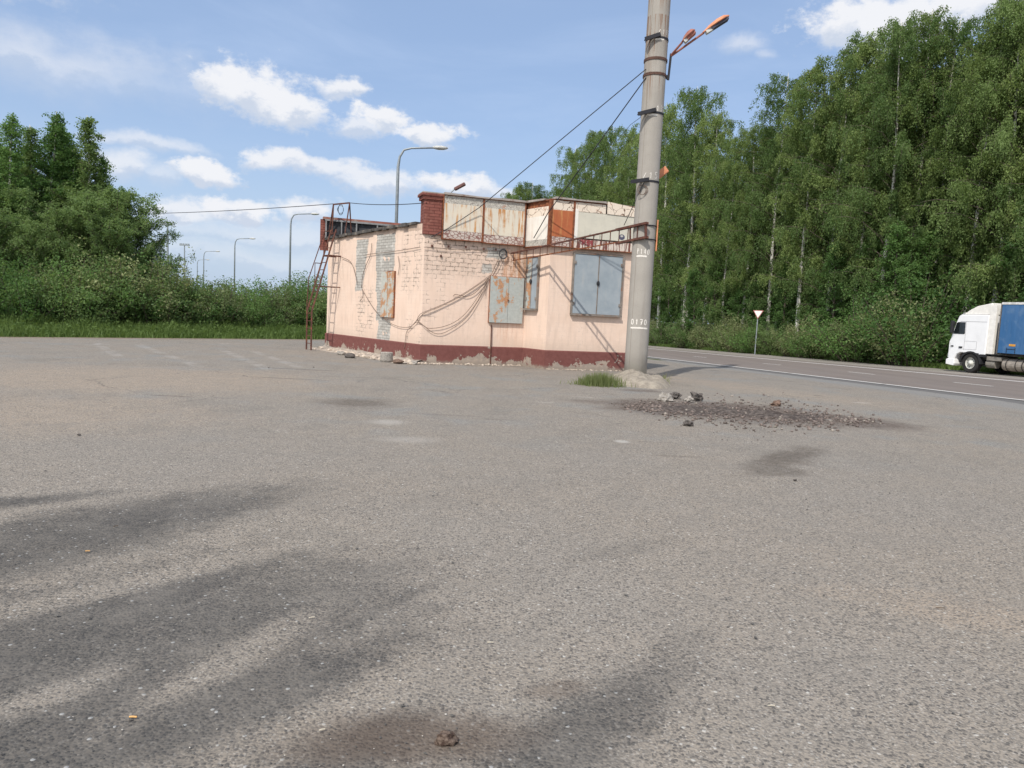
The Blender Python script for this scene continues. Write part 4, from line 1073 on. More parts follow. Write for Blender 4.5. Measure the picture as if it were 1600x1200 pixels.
# ------------------------------------------------------------------ truck
def build_truck():
    s, w = onroad(1519, 581); w = 14.7; P = on_w(1519, w); z0 = zg(P.x, P.y)
    HD = R(104.5); X = Vector((math.cos(HD), math.sin(HD), 0)); Y = Vector((-math.sin(HD), math.cos(HD), 0))
    ws = 1.0
    front = Vector((P.x, P.y, z0+.004)) + X*1.42 - Y*1.22       # ground point under centre of the front bumper
    def T(p): return front + X*p[0] + Y*p[1] + Vector((0, 0, p[2]))
    def prof(pts, y0, y1):
        n = len(pts); mb = MB(); mb.add([T((a, y0, b)) for a, b in pts]+[T((a, y1, b)) for a, b in pts], [tuple(range(n)), tuple(range(n, 2*n))[::-1]]+[(i, i+n, (i+1) % n+n, (i+1) % n) for i in range(n)]); return mb
    def bx(mb, x0, x1, y0, y1, zz0, zz1): return mb.hexa([T((a, b, c)) for a in (x0, x1) for b in (y0, y1) for c in (zz0, zz1)])
    white = plain('white_truck_paint', (.88, .88, .88), .35, var=.04, scale=2, spec=.5); cream = plain('cream_deflector_paint', (.84, .81, .75), .5, var=.08)
    rub = plain('black_plastic', (.025, .025, .027), .7); gl = plain('dark_cab_glass', (.012, .016, .018), .12, var=.1, spec=.8)
    tyre = plain('tyre_rubber', (.028, .027, .026), .9); rim = plain('white_steel_rim', (.55, .55, .50), .5); chas = plain('dirty_chassis', (.055, .05, .045), .8, dirt=(.12, .1, .08))
    tk = thing('truck', 'white cab-over lorry tractor at the right edge facing left on the far shoulder', 'truck', T((-1.4, 0, 0)))
    cab = [(-.02,.95),(-.02,1.55),(-.10,1.75),(-.36,2.62),(-.48,2.92),(-.62,3.0),(-2.25,3.0),(-2.25,.98),(-1.9,.93),(-1.88,1.02),(-.78,1.02),(-.55,.9),(-.42,.62),(-.06,.62)]
    obj('cab', prof(cab, -1.2, 1.2), white, tk, bevel=.03)
    mb = prof([(.05,.35),(.06,.60),(-.02,.66),(-.46,.66),(-.50,.42),(-.44,.30)], -1.22, 1.22); obj('bumper', mb, white, tk, bevel=.02)
    roofd = prof([(-.72,3.02),(-1.0,3.22),(-1.45,3.44),(-2.1,3.56),(-2.28,3.60),(-2.28,3.02)], -1.12, 1.12); obj('roof_deflector', roofd, cream, tk, bevel=.02)
    mb = MB(); bx(mb, -2.62, -2.26, 1.02, 1.16, 1.05, 3.5); bx(mb, -2.62, -2.26, -1.16, -1.02, 1.05, 3.5); objs('side_deflector', mb, cream, tk)
    mb = prof([(-.24,1.98),(-.30,2.2),(-.39,2.54),(-.47,2.60),(-.93,2.60),(-.95,2.02),(-.90,1.98)], 1.202, 1.213)
    d = obj('side_window', mb, gl, tk)
    mb = prof([(-.24,1.98),(-.30,2.2),(-.39,2.54),(-.47,2.60),(-.93,2.60),(-.95,2.02),(-.90,1.98)], -1.213, -1.202); obj('side_window', mb, gl, tk)
    mb = MB(); mb.hexa([T(p) for p in ((-.105,-1.08,1.80),(-.345,-1.08,2.60),(-.105,1.08,1.80),(-.345,1.08,2.60),(-.085,-1.08,1.81),(-.325,-1.08,2.61),(-.085,1.08,1.81),(-.325,1.08,2.61))]); obj('windscreen', mb, gl, tk)
    mb = MB()   # door seams and locker
    for (a, b, c, e) in ((-.985,-.975,1.15,2.62),(-.13,-.12,1.1,1.5)): bx(mb, a, b, 1.201, 1.206, c, e)
    bx(mb, -1.7, -.9, 1.201, 1.206, 1.20, 1.21); bx(mb, -1.72, -1.71, 1.201, 1.206, 1.20, 1.62); bx(mb, -1.7, -1.0, 1.201, 1.206, 1.62, 1.63); bx(mb, -2.2, -.6, 1.201, 1.205, 2.63, 2.645)
    objs('door_seam', mb, plain('grey_panel_gap', (.25, .25, .25), .7), tk)
    mb = MB(); bx(mb, -.33, -.18, 1.201, 1.23, 1.30, 1.36); bx(mb, -.88, -.68, 1.201, 1.235, 1.25, 1.33); objs('door_handle', mb, rub, tk)
    mb = MB(); bx(mb, -.30, -.16, 1.24, 1.50, 1.90, 2.55)
    mb2 = MB(); bx(mb2, -.36, -.22, 1.28, 1.46, 2.02, 2.66); bx(mb2, -.34, -.26, 1.2, 1.3, 2.55, 2.6); obj('side_mirror', mb2, rub, tk, bevel=.02)
    mb = MB(); bx(mb, -.02, .03, .7, 1.15, .72, .92); bx(mb, -.02, .03, -1.15, -.7, .72, .92); objs('headlight', mb, plain('headlight_glass', (.5, .52, .55), .2, spec=.7), tk)
    mb = MB(); bx(mb, -.0, .012, -.9, .9, 1.05, 1.5); obj('grille', mb, rub, tk)
    mb = MB(); c = T((-1.42, 0, .52))
    arch = [(-1.42+.66*math.cos(a), .5+.62*math.sin(a)) for a in [math.pi*i/12 for i in range(13)]]; arch2 = [(-1.42+.56*math.cos(a), .5+.53*math.sin(a)) for a in [math.pi*i/12 for i in range(13)]][::-1]
    for y0, y1 in ((.85, 1.215), (-1.215, -.85)):
        pts = arch+arch2; n = len(pts)
        vs = [T((a, y0, b)) for a, b in pts]+[T((a, y1, b)) for a, b in pts]; m_ = n//2
        fs = [(i, i+n, i+1+n, i+1) for i in range(n-1)]+[(i, i+1, n-2-i, n-1-i) for i in range(m_-1)]+[(i+n, n-1-i+n, n-2-i+n, i+1+n) for i in range(m_-1)]
        mb.add(vs, fs)
    bx(mb, -2.3, -1.95, .9, 1.21, .86, 1.0)
    objs('wheel_arch', mb, rub, tk)
    def wheel(xc, yc, par, wdt=.30, dual=False):
        n = 28; mb = MB(); prof_ = [(.30, 0), (.46, .0), (.50, .04), (.50, wdt-.04), (.46, wdt), (.30, wdt)]; sg = 1 if yc > 0 else -1
        vs = []
        for (r, h_) in prof_:
            for j in range(n): a = 2*math.pi*j/n; vs.append(T((xc+r*math.cos(a), yc-sg*h_, .505+r*math.sin(a))))
        mb.add(vs, [(i*n+j, i*n+(j+1) % n, (i+1)*n+(j+1) % n, (i+1)*n+j) for i in range(5) for j in range(n)])
        wl = obj('wheel', mb, tyre, par, smooth=False)
        mb = MB(); vs = []; pr_ = [(.305, .03), (.27, .09), (.12, .06), (.10, -.03), (.0, -.04)]
        for (r, h_) in pr_:
            for j in range(n): a = 2*math.pi*j/n; vs.append(T((xc+r*math.cos(a), yc-sg*h_, .505+r*math.sin(a))))
        mb.add(vs, [(i*n+j, i*n+(j+1) % n, (i+1)*n+(j+1) % n, (i+1)*n+j) for i in range(4) for j in range(n)])
        obj('rim', mb, rim, wl, smooth=True)
        mb = MB()
        for j in range(10): a = 2*math.pi*j/10; q = T((xc+.2*math.cos(a), yc-sg*.05, .505+.2*math.sin(a))); mb.blob(q, .022, 1, 0, 1, 1)
        obj('hub_bolts', mb, chas, wl)
    wheel(-1.42, 1.18, tk); wheel(-1.42, -1.18, tk); wheel(-5.1, 1.2, tk, .55); wheel(-5.1, -1.2, tk, .55)
    mb = MB(); bx(mb, -6.3, -.5, .30, .42, .62, .88); bx(mb, -6.3, -.5, -.42, -.30, .62, .88); bx(mb, -2.2, -.6, -1., 1., .75, .93); bx(mb, -1.55, -1.3, -1.0, 1.0, .42, .58)
    obj('chassis', mb, chas, tk)
    mb = MB(); mb.tube([T((-3.15, .78, .58)), T((-4.35, .78, .58))], .31, 20); ft = obj('fuel_tank', mb, plain('dull_alloy_tank', (.34, .30, .25), .5, metal=.3, dirt=(.2, .17, .13)), tk)
    mb = MB()
    for k in (-3.35, -3.85, -4.2): mb.tube([T((k, .78, .58)), T((k-.05, .78, .58))], .322, 20)
    objs('tank_strap', mb, chas, ft)
    mb = MB(); mb.tube([T((-2.22, .85, .55)), T((-2.72, .85, .55))], .22, 14); bx(mb, -3.1, -2.3, .7, 1.1, .72, .92); obj('air_tank', mb, plain('dusty_grey_tank', (.24, .22, .19), .6), tk)
    mb = MB(); mb.tube([T((-.6, .7, 3.02)), T((-.62, .7, 3.42))], .012, 5); obj('antenna', mb, rub, tk)
    mb = MB(); mb.bar(T((-.75, 1.05, 3.08)), T((-.35, .8, 3.07)), .05, .05); obj('sun_visor_lamp', mb, cream, tk)
    # trailer
    tl = thing('semi_trailer', 'blue curtain-sided trailer behind the white cab at the right edge', 'trailer', T((-9, 0, 0)))
    def m_blue(t):
        v = OC(t); q = t.noise(t.map(v, sc=(1, 1, .5)), 1.4, 4); z = t.sep(v)[2]
        c = t.mix(t.mr(q, .35, .7), (.040, .13, .29), (.07, .165, .33))
        return {'c': t.mix(t.mr(t.noise(v, 3, 5), .5, .75, 0, .4), c, (.15, .24, .36)), 'h': t.noise(t.map(v, sc=(2, 2, .15)), 2, 2), 'hs': .4, 'hd': .08}
    blue = material('blue_tarpaulin', m_blue, .5)
    xf = -2.95
    mb = MB(); bx(mb, xf-13.4, xf-.03, -1.24, 1.24, 1.14, 3.52); obj('curtain', mb, blue, tl)
    mb = MB(); bx(mb, xf-13.45, xf, -1.26, 1.26, 3.52, 3.63); obj('roof_rail', mb, plain('white_roof_rail', (.7, .69, .66), .5), tl)
    mb = MB(); bx(mb, xf, xf+.05, -1.25, 1.25, 1.1, 3.6); obj('headboard', mb, plain('grey_headboard', (.16, .15, .14), .7), tl)
    mb = MB(); bx(mb, xf-13.4, xf-.1, -1.0, 1.0, 1.0, 1.13); obj('deck', mb, chas, tl)
    mb = MB(); bx(mb, xf-.95, xf-.62, 1.242, 1.252, 1.50, 1.60); obj('orange_plate', mb, plain('orange_reflector', (.75, .36, .06), .5), tl)
    mb = MB()
    for k in (.5, .95): bx(mb, xf-k-.02, xf-k, 1.242, 1.256, 1.16, 1.42)
    bx(mb, xf-.97, xf-.5, 1.242, 1.254, 1.34, 1.36)
    for k in range(9): bx(mb, xf-1.6-k*1.3, xf-1.56-k*1.3, 1.242, 1.252, 1.12, 1.42)
    objs('buckle_strap', mb, rub, tl)
    for k in (-9.9, -11.2, -12.5): wheel(k, 1.2, tl, .4); wheel(k, -1.2, tl, .4)
    mb = MB(); bx(mb, -6.4, -6.25, .7, .85, .1, 1.0); bx(mb, -6.4, -6.25, -.85, -.7, .1, 1.0); bx(mb, -6.5, -6.15, .62, .93, 0.01, .1); bx(mb, -6.5, -6.15, -.93, -.62, .01, .1); objs('landing_leg', mb, chas, tl)
build_truck()

# ------------------------------------------------------------------ vegetation
def m_leaf(c1, c2, tr=.42, k_=1.38):
    ds = lambda c: tuple(k_*(x*.86+.14*(c[0]*.3+c[1]*.6+c[2]*.1)) for x in c)
    c1 = ds(c1); c2 = ds(c2)
    m = bpy.data.materials.new('leaves'); m.use_nodes = True; t = NT(m.node_tree); nt = m.node_tree
    nt.nodes.remove(nt.nodes['Principled BSDF']); out = nt.nodes['Material Output']
    at = t.n('ShaderNodeAttribute', attribute_name='rnd'); k = E(t, at.outputs['Fac']); oi = t.n('ShaderNodeObjectInfo'); rn = E(t, oi.outputs['Random'])
    cl = t.noise(OC(t), .55, 3)
    c = t.mix(t.mr(k*.55+cl*.6+(rn-.5)*.6, .25, .85, 0, 1, False), c1, c2)
    d = t.n('ShaderNodeBsdfDiffuse'); t.put(d.inputs[0], c); tl = t.n('ShaderNodeBsdfTranslucent')
    t.put(tl.inputs[0], t.mix(.5, c, (c2[0]*1.6, c2[1]*1.6, c2[2]*.9)))
    gl = t.n('ShaderNodeBsdfGlossy'); gl.inputs['Roughness'].default_value = .45; gl.inputs[0].default_value = (.5, .55, .5, 1)
    m1 = t.n('ShaderNodeMixShader'); m1.inputs[0].default_value = tr; nt.links.new(d.outputs[0], m1.inputs[1]); nt.links.new(tl.outputs[0], m1.inputs[2])
    m2 = t.n('ShaderNodeMixShader'); m2.inputs[0].default_value = .012; nt.links.new(m1.outputs[0], m2.inputs[1]); nt.links.new(gl.outputs[0], m2.inputs[2])
    nt.links.new(m2.outputs[0], out.inputs[0]); return m
def leaf_mesh(name, P, size, mat, rg, droop=.5, aspect=.55, clump=None):
    """P: (n,3) centres. one rhombus of two triangles per leaf, random orientation"""
    n = len(P); a = rg.normal(size=(n, 3)); a[:, 2] -= droop*1.6; a /= np.linalg.norm(a, axis=1)[:, None]
    b = rg.normal(size=(n, 3)); b -= (b*a).sum(1)[:, None]*a; b /= np.linalg.norm(b, axis=1)[:, None]
    s = (size*rg.uniform(.6, 1.35, n))[:, None]
    v = np.stack([P, P+a*s*.5+b*s*aspect*.5, P+a*s, P+a*s*.5-b*s*aspect*.5], 1).reshape(-1, 3).astype(np.float32)
    me = bpy.data.meshes.new(name); me.vertices.add(4*n); me.vertices.foreach_set('co', v.ravel())
    me.loops.add(4*n); me.loops.foreach_set('vertex_index', np.arange(4*n, dtype=np.int32))
    me.polygons.add(n); me.polygons.foreach_set('loop_start', np.arange(0, 4*n, 4, dtype=np.int32)); me.polygons.foreach_set('loop_total', np.full(n, 4, dtype=np.int32))
    me.update(calc_edges=True)
    at = me.attributes.new('rnd', 'FLOAT', 'POINT'); rr_ = rg.uniform(0, 1, n)
    if clump is not None: rr_ = rr_*.5+clump*.5
    at.data.foreach_set('value', np.repeat(rr_, 4).astype(np.float32)); me.materials.append(mat); return me
def m_birch(t):
    v = OC(t); a = t.noise(t.map(v, sc=(3, 3, 9)), 1.6, 4, .7); b = t.noise(t.map(v, sc=(1, 1, .35)), 4, 4, .65); z = t.sep(v)[2]
    c = t.mix(t.mr(t.noise(v, 2), .3, .7), (.50, .48, .43), (.62, .60, .55))
    c = t.mix(t.mr(a, .57, .62), c, (.05, .045, .04)); c = t.mix(t.mr(b, .60, .66)*.8, c, (.09, .08, .07))
    c = t.mix(t.mr(z, 2.2, .3)*.7, c, (.10, .085, .07))
    return c
barkb = material('birch_bark', m_birch, .8)
barkd = plain('grey_brown_bark', (.11, .09, .07), .9, var=.4, scale=20)
LB = m_leaf((.052, .098, .026), (.138, .202, .056)); LBy = m_leaf((.074, .118, .028), (.172, .232, .062))
LW = m_leaf((.062, .112, .034), (.140, .210, .062)); LD = m_leaf((.045, .100, .026), (.105, .195, .045)); LS = m_leaf((.095, .125, .050), (.210, .235, .095), .3)
def make_tree(name, seed, h, crown0, rmax, nb, ntw, nl, lsize, leafm, bark, weep=.8, top_pow=.8, trunk_r=.14, dens_low=.6, lean=.03, upang=.55, twl=1.0, cone=False):
    rg = np.random.default_rng(seed); rr = random.Random(seed)
    t = bpy.data.objects.new(name, None); COL.objects.link(t); ORG[t.name] = Vector((0, 0, 0))
    ax, ay = rr.uniform(-lean, lean), rr.uniform(-lean, lean); ph = rr.uniform(0, 6)
    def tp(z): return Vector((ax*z+.12*math.sin(z*.35+ph)*z/h*1.6, ay*z+.12*math.cos(z*.3+ph)*z/h*1.6, z))
    mbr = MB(); mb = MB(); zs = [h*i/14 for i in range(15)]; mb.tube([tp(z) for z in zs], [max(.012, trunk_r*(1-z/h)**.85+.01) for z in zs], 8)
    leaves = []; cl = []
    for i in range(nb):
        k = (i+rr.random())/nb; z = h*(crown0+(0.985-crown0)*k); kk = (z/h-crown0)/(1-crown0)
        L = rmax*((math.sin(math.pi*min(1, max(.02, kk*.70+.24)))**top_pow) if not cone else ((1-kk)**.8*.95+.04)*min(1, .6+kk*2))*rr.uniform(.6, 1.25)
        if kk > .93: L *= .8
        a = i*2.399+rr.uniform(-.5, .5); dirh = Vector((math.cos(a), math.sin(a), 0)); p = tp(z); pts = [p]; el_ = upang+rr.uniform(-.2, .35); nseg = 6
        for j in range(nseg):
            e = el_*(1-1.35*weep*(j/nseg)); stp = L/nseg; p = p+(dirh*math.cos(e)+Vector((0, 0, math.sin(e))))*stp; p += Vector((rr.uniform(-1, 1), rr.uniform(-1, 1), rr.uniform(-.6, .6)))*L*.035; pts.append(p)
        r0 = max(.01, trunk_r*.22*(1-z/h)+.010); mbr.tube(pts, [r0*(1-.85*j/nseg)+.004 for j in range(nseg+1)], 4, caps=False)
        cv = rr.random()
        nt_ = max(3, int(ntw*(.45+.55*L/rmax)))
        for j in range(nt_):
            f = (.22+.78*rr.random()**.8)*nseg; i0 = min(nseg-1, int(f)); q = pts[i0].lerp(pts[i0+1], f-i0)
            d = Vector((rr.gauss(0, 1), rr.gauss(0, 1), rr.gauss(0, .6)-(weep*1.1))).normalized(); tl = rr.uniform(.35, 1.15)*(.5+.3*rmax/2)*.85*twl
            e = q+d*tl*.55+Vector((0, 0, -tl*weep*.55))
            m = nl; tt = rg.uniform(.05, 1, m)[:, None]; mid = np.array(q+d*tl*.5)
            q_ = np.array(q); e_ = np.array(e); P = (1-tt)**2*q_+2*tt*(1-tt)*mid+tt**2*e_+rg.normal(size=(m, 3))*.075*(lsize/.1)
            leaves.append(P); cl.append(np.full(m, cv*.6+rr.random()*.4))
            if j % 3 == 0: mbr.tube([q, tuple(mid), e], [.008, .006, .003], 3, caps=False)
    P = np.concatenate(leaves); me = leaf_mesh(name+'_leaves', P, lsize, leafm, rg, droop=weep, clump=np.concatenate(cl))
    tr_ = obj('trunk', mb, bark, t, smooth=True); obj('branches', mbr, barkd, t, smooth=True); cr = bpy.data.objects.new('crown', me); COL.objects.link(cr); cr.parent = t
    t['h'] = h; return t
def make_shrub(name, seed, h, r, nst, nl, lsize, leafm, bark):
    rg = np.random.default_rng(seed); rr = random.Random(seed); t = bpy.data.objects.new(name, None); COL.objects.link(t); ORG[t.name] = Vector((0, 0, 0))
    mb = MB(); L = []; cl = []
    for i in range(nst):
        a = rr.uniform(0, 6.28); f = rr.random()**.6; hh = h*rr.uniform(.5, 1.05)*(1-.35*f*f); bx_ = Vector((math.cos(a), math.sin(a), 0))
        p0 = bx_*r*.25*f; p1 = bx_*r*.6*f+Vector((0, 0, hh*.55)); p2 = bx_*r*f*1.05+Vector((0, 0, hh)); mb.tube([p0, p1, p2], [.022, .014, .004], 4, caps=False)
        cv = rr.random()
        for k in range(9):
            tt = .12+.88*(k+rr.random())/9; q = p0.lerp(p1, tt*2) if tt < .5 else p1.lerp(p2, tt*2-1)
            d = Vector((rr.gauss(0, 1), rr.gauss(0, 1), rr.gauss(.3, .6))).normalized()*rr.uniform(.2, .62)*(r/1.6)
            u = rg.uniform(0, 1, nl)[:, None]; P = np.array(q)+u*np.array(d)+rg.normal(size=(nl, 3))*.085; P[:, 2] = np.abs(P[:, 2]); L.append(P); cl.append(np.full(nl, cv*.5+rr.random()*.5))
    P = np.concatenate(L); me = leaf_mesh(name+'_leaves', P, lsize, leafm, rg, droop=.1, clump=np.concatenate(cl))
    obj('stem', mb, bark, t); cr = bpy.data.objects.new('foliage', me); COL.objects.link(cr); cr.parent = t; t['h'] = h; return t
birches = [make_tree('birch_tree', 11+i, 20, (.13, .22, .16, .26)[i], (3.7, 3.2, 3.9, 3.4)[i], 72, 18, 50, .118, (LB, LBy, LB, LBy)[i], barkb, weep=(.95, .85, 1.05, .9)[i], trunk_r=.15, top_pow=.55, upang=.75, twl=1.6) for i in range(4)]
young = [make_tree('young_tree', 31+i, 9, .12, (1.9, 1.6)[i], 46, 10, 28, .125, (LD, LD)[i], barkd, weep=.25, top_pow=1., trunk_r=.09, upang=.7) for i in range(2)]
aspen = [make_tree('aspen_tree', 41+i, 11, .10, (1.75, 1.5, 1.9)[i], 84, 10, 34, .095, (LD, LB, LD)[i], barkb, weep=.22, cone=True, trunk_r=.09, upang=.72) for i in range(3)]
willow = [make_tree('willow_tree', 51+i, 6.5, .06, (2.3, 2.6)[i], 52, 14, 36, .088, LW, barkd, weep=.2, top_pow=.9, trunk_r=.08, upang=.8) for i in range(2)]
shrubs = [make_shrub('leafy_shrub', 61+i, 2.6, (1.6, 1.9, 1.5)[i], 40, 22, .085, (LW, LD, LS)[i], barkd) for i in range(3)]
protos = {id(x): 0 for x in birches+young+aspen+willow+shrubs}
def plant(pro, x, y, h, label, cat, group, rnd, wide=1.0):
    t = pro if protos[id(pro)] == 0 else copy_tree(pro); protos[id(pro)] += 1
    h0 = pro['h']; s = h/h0; t.location = (x, y, zg(x, y)-.05); t.scale = (s*wide, s*wide, s); t.rotation_euler = (0, 0, rnd.uniform(0, 6.28)); tag(t, label, cat, group); return t
rf = random.Random(77)
# -- right hand wood: front row placed under the photographed tops
front = [(862,292),(884,225),(905,205),(935,196),(968,200),(998,190),(1030,160),(1068,132),(1100,172),(1128,215),(1160,192),(1200,118),(1246,100),(1290,62),(1330,48),(1372,30),(1408,16),(1450,28),(1500,6),(1548,-8),(1598,-15),(1660,-40),(1730,-60)]
for i, (px, yt) in enumerate(front):
    w = 19.6+rf.uniform(-.6, 1.4)+(1.5 if px > 1440 else 0)
    if px in (1246,): w = 18.4
    P = on_w(px, w)
    if i < 3: P = P*(1.0)
    hh = top_h(px, yt, P)-zg(P.x, P.y)
    plant(birches[(i*3+1) % 4], P.x, P.y, hh, 'tall birch, %s from the left in the front row of the roadside wood' % ordw(i), 'birch tree', 'birches along the front of the roadside wood', rf, .95)
tops = {px: yt for px, yt in front}
def ytop_at(px):
    ks = sorted(tops); 
    for a, b in zip(ks, ks[1:]):
        if a <= px <= b: return tops[a]+(tops[b]-tops[a])*(px-a)/(b-a)
    return tops[ks[0]] if px < ks[0] else tops[ks[-1]]
for row, (w0, n0, dy) in enumerate(((23.5, 16, 50), (28.5, 14, 60), (35, 12, 70))):
    for i in range(n0):
        px = 885+(1690-885)*(i+rf.uniform(.1, .9))/n0; P = on_w(px, w0+rf.uniform(-1.2, 1.2)); hh = top_h(px, ytop_at(px)+dy+rf.uniform(0, 35), P)-zg(P.x, P.y)
        plant(birches[rf.randrange(4)], P.x, P.y, hh, 'birch in the crowded back rows, showing only between the front birches', 'birch tree', 'birches in the back rows of the roadside wood', rf)
# young broadleaf growth under the birches
ys_ = [1045,1085,1120,1150,1185,1222,1262,1300,1345,1392,1440,1490,1530,1570,1620]
for i, px in enumerate(ys_):
    P = on_w(px, 18.6+rf.uniform(-.3, .9)+(2.4 if px > 1440 else 0)); hh = rf.uniform(7, 10.5)*(1.1 if px > 1450 else 1)
    plant(young[i % 2], P.x, P.y, hh, 'young green broadleaf tree, %s from the left under the roadside birches' % ordw(i), 'young tree', 'young trees under the roadside birches', rf, 1.15)
# shrubs along the verge
for i in range(30):
    px = 1012+(1660-1012)*(i+rf.uniform(.2, .8))/30; P = on_w(px, 17.6+rf.uniform(-.3, .6)+(2.6 if px > 1440 else 0)); big = 1.6 if 1330 < px < 1450 else 1.
    plant(shrubs[(2, 0, 2, 1)[i % 4] if px < 1480 else 1], P.x, P.y, rf.uniform(2.4, 3.8)*big, 'roadside shrub, %s from the left along the foot of the wood' % ordw(i), 'shrub', 'shrubs along the foot of the wood', rf, 1.15)
# far clump behind the kiosk roof
for i, (px, yt) in enumerate(((792,300),(806,287),(822,284),(838,302),(850,318))):
    P = atY(px, hor(px), 112+i*2); hh = top_h(px, yt, P)-zg(P.x, P.y)
    plant(birches[i % 4], P.x, P.y, hh, 'far tree top, %s from the left above the cream boards' % ordw(i), 'tree', 'far trees behind the kiosk', rf)
# -- left side
lt = [(-95,150,15),(-40,200,13),(-8,200,14),(22,176,13),(50,192,15),(72,172,14),(98,192,15),(128,176,13),(112,235,14),(148,240,13.5),(166,272,13),(118,205,15),(186,290,12)]
for i, (px, yt, off) in enumerate(lt):
    P = on_g(px, off-3); plant(aspen[i % 3], P.x, P.y, top_h(px, yt, P), 'slender pointed tree, %s from the left behind the left bushes' % ordw(i), 'tree', 'slender trees at the left edge', rf, 1.3)
for i, (px, off, ytl) in enumerate(((-70,15,215),(0,16,230),(60,17.5,228),(115,17,225),(160,15,285),(-30,18,240),(20,18.5,238),(40,15,255),(85,15.5,240),(138,18,245),(150,14,290),(90,12,275),(10,12.5,280),(60,12,290),(130,11.5,285))):
    P = on_g(px, off); plant(aspen[(i+1) % 3], P.x, P.y, top_h(px, ytl, P), 'slender tree mostly hidden behind the first slender trees on the left', 'tree', 'half hidden trees at the left edge', rf, 1.4)
wl = [(-60,310,8),(-5,340,7.5),(48,350,7),(95,330,8),(140,310,7.5),(178,298,8),(200,308,8),(218,345,8.5),(238,395,8.5),(20,300,10),(110,300,10),(175,340,6.5)]
for i, (px, yt, off) in enumerate(wl):
    P = on_g(px, off); plant(willow[i % 2], P.x, P.y, top_h(px, yt, P), 'grey green bushy willow, %s planted from the left in the left thicket' % ordw(i), 'willow', 'willows in the left thicket', rf, 1.15)
bt = {-60: 400, 0: 400, 60: 405, 120: 400, 180: 395, 240: 400, 262: 405, 285: 425, 310: 432, 345: 430, 380: 436, 410: 455, 440: 432, 470: 424, 495: 428, 515: 432, 540: 440, 580: 450}
ks = sorted(bt)
for i, px in enumerate(range(-70, 560, 22)):
    a = max([k for k in ks if k <= px] or [ks[0]]); b = min([k for k in ks if k >= px] or [ks[-1]]); yt = bt[a] if a == b else bt[a]+(bt[b]-bt[a])*(px-a)/(b-a)
    P = on_g(px, 4.8+rf.uniform(-.5, 1.)); 
    plant(shrubs[(0, 1, 0, 2)[i % 4] if px > 60 else (0, 1)[i % 2]], P.x, P.y, (top_h(px, yt, P))*rf.uniform(.88, 1.04), 'leafy bush, %s from the left in the hedge behind the grass' % ordw(i), 'bush', 'bushes behind the left grass strip', rf, 1.1)
for i in range(14):
    px = 250+i*26; P = on_g(px, 8.5+rf.uniform(-.5, 1.5)); plant(shrubs[i % 2], P.x, P.y, top_h(px, bt[min(ks, key=lambda k: abs(k-px))], P)*rf.uniform(.9, 1.), 'bush in the second row, showing only through gaps in the hedge', 'bush', 'second row bushes in the left hedge', rf, 1.3)
# far wood closing the background behind everything
def farwood():
    rg = np.random.default_rng(5); L = []
    for k in range(330):
        s = rg.uniform(-40, 230); w = rg.uniform(36, 52); p = rxy(s, w); hh = rg.uniform(9, 13); n = 260
        q = rg.normal(size=(n, 3))*np.array([2.6, 2.6, hh*.26])+np.array([p.x, p.y, hh*.5]); q[:, 2] = np.clip(q[:, 2], -1.5, 1e9); L.append(q)
    P = np.concatenate(L); me = leaf_mesh('far_wood', P, .8, LB, rg); o = bpy.data.objects.new('far_wood', me); COL.objects.link(o); tag(o, 'dark interior of the wood behind the birches', 'wood', kind='stuff')
farwood()
# ------------------------------------------------------------------ grass
def blades(P, hgt, wid, mat, rg, name, lean=.35):
    n = len(P); a = rg.uniform(0, 6.28, n); w_ = (wid*rg.uniform(.6, 1.4, n))[:, None]; d = np.stack([np.cos(a), np.sin(a), np.zeros(n)], 1)
    h_ = (hgt*rg.uniform(.5, 1.3, n))[:, None]; tip = np.concatenate([rg.normal(size=(n, 2))*lean, np.ones((n, 1))], 1)*h_
    v = np.stack([P-d*w_, P+d*w_, P+tip*.6+d*w_*.6, P+tip], 1).reshape(-1, 3).astype(np.float32)
    me = bpy.data.meshes.new(name); me.vertices.add(4*n); me.vertices.foreach_set('co', v.ravel()); me.loops.add(4*n); me.loops.foreach_set('vertex_index', np.arange(4*n, dtype=np.int32))
    me.polygons.add(n); me.polygons.foreach_set('loop_start', np.arange(0, 4*n, 4, dtype=np.int32)); me.polygons.foreach_set('loop_total', np.full(n, 4, dtype=np.int32)); me.update(calc_edges=True)
    at = me.attributes.new('rnd', 'FLOAT', 'POINT'); at.data.foreach_set('value', np.repeat(rg.uniform(0, 1, n), 4).astype(np.float32)); me.materials.append(mat); return me
LG = m_leaf((.072, .125, .026), (.140, .215, .048), .4, 1.)
rg = np.random.default_rng(8)
n = 90000; ss = rg.uniform(-32, 24, n); oo = rg.uniform(0, 1, n)**.8*7.5
cln = np.array([mnoise.noise(Vector((a*.8, b*.8, 3))) for a, b in zip(ss, oo)]); oo += np.array([.35*mnoise.noise(Vector((a*1.5, 0, 9)))+.15*mnoise.noise(Vector((a*5, 0, 2))) for a in ss])*np.exp(-oo)
P = np.stack([GL0.x+GD.x*ss+GN.x*oo, GL0.y+GD.y*ss+GN.y*oo, np.full(n, -.03)], 1)
hg = (.20+.30*np.clip(oo/2.2, 0, 1))*(1+.9*cln); hg = np.clip(hg, .06, 1)
me = blades(P, hg, .022, LG, rg, 'grass'); o = bpy.data.objects.new('grass', me); COL.objects.link(o); tag(o, 'bright green grass strip along the left edge of the car park', 'grass', kind='stuff')
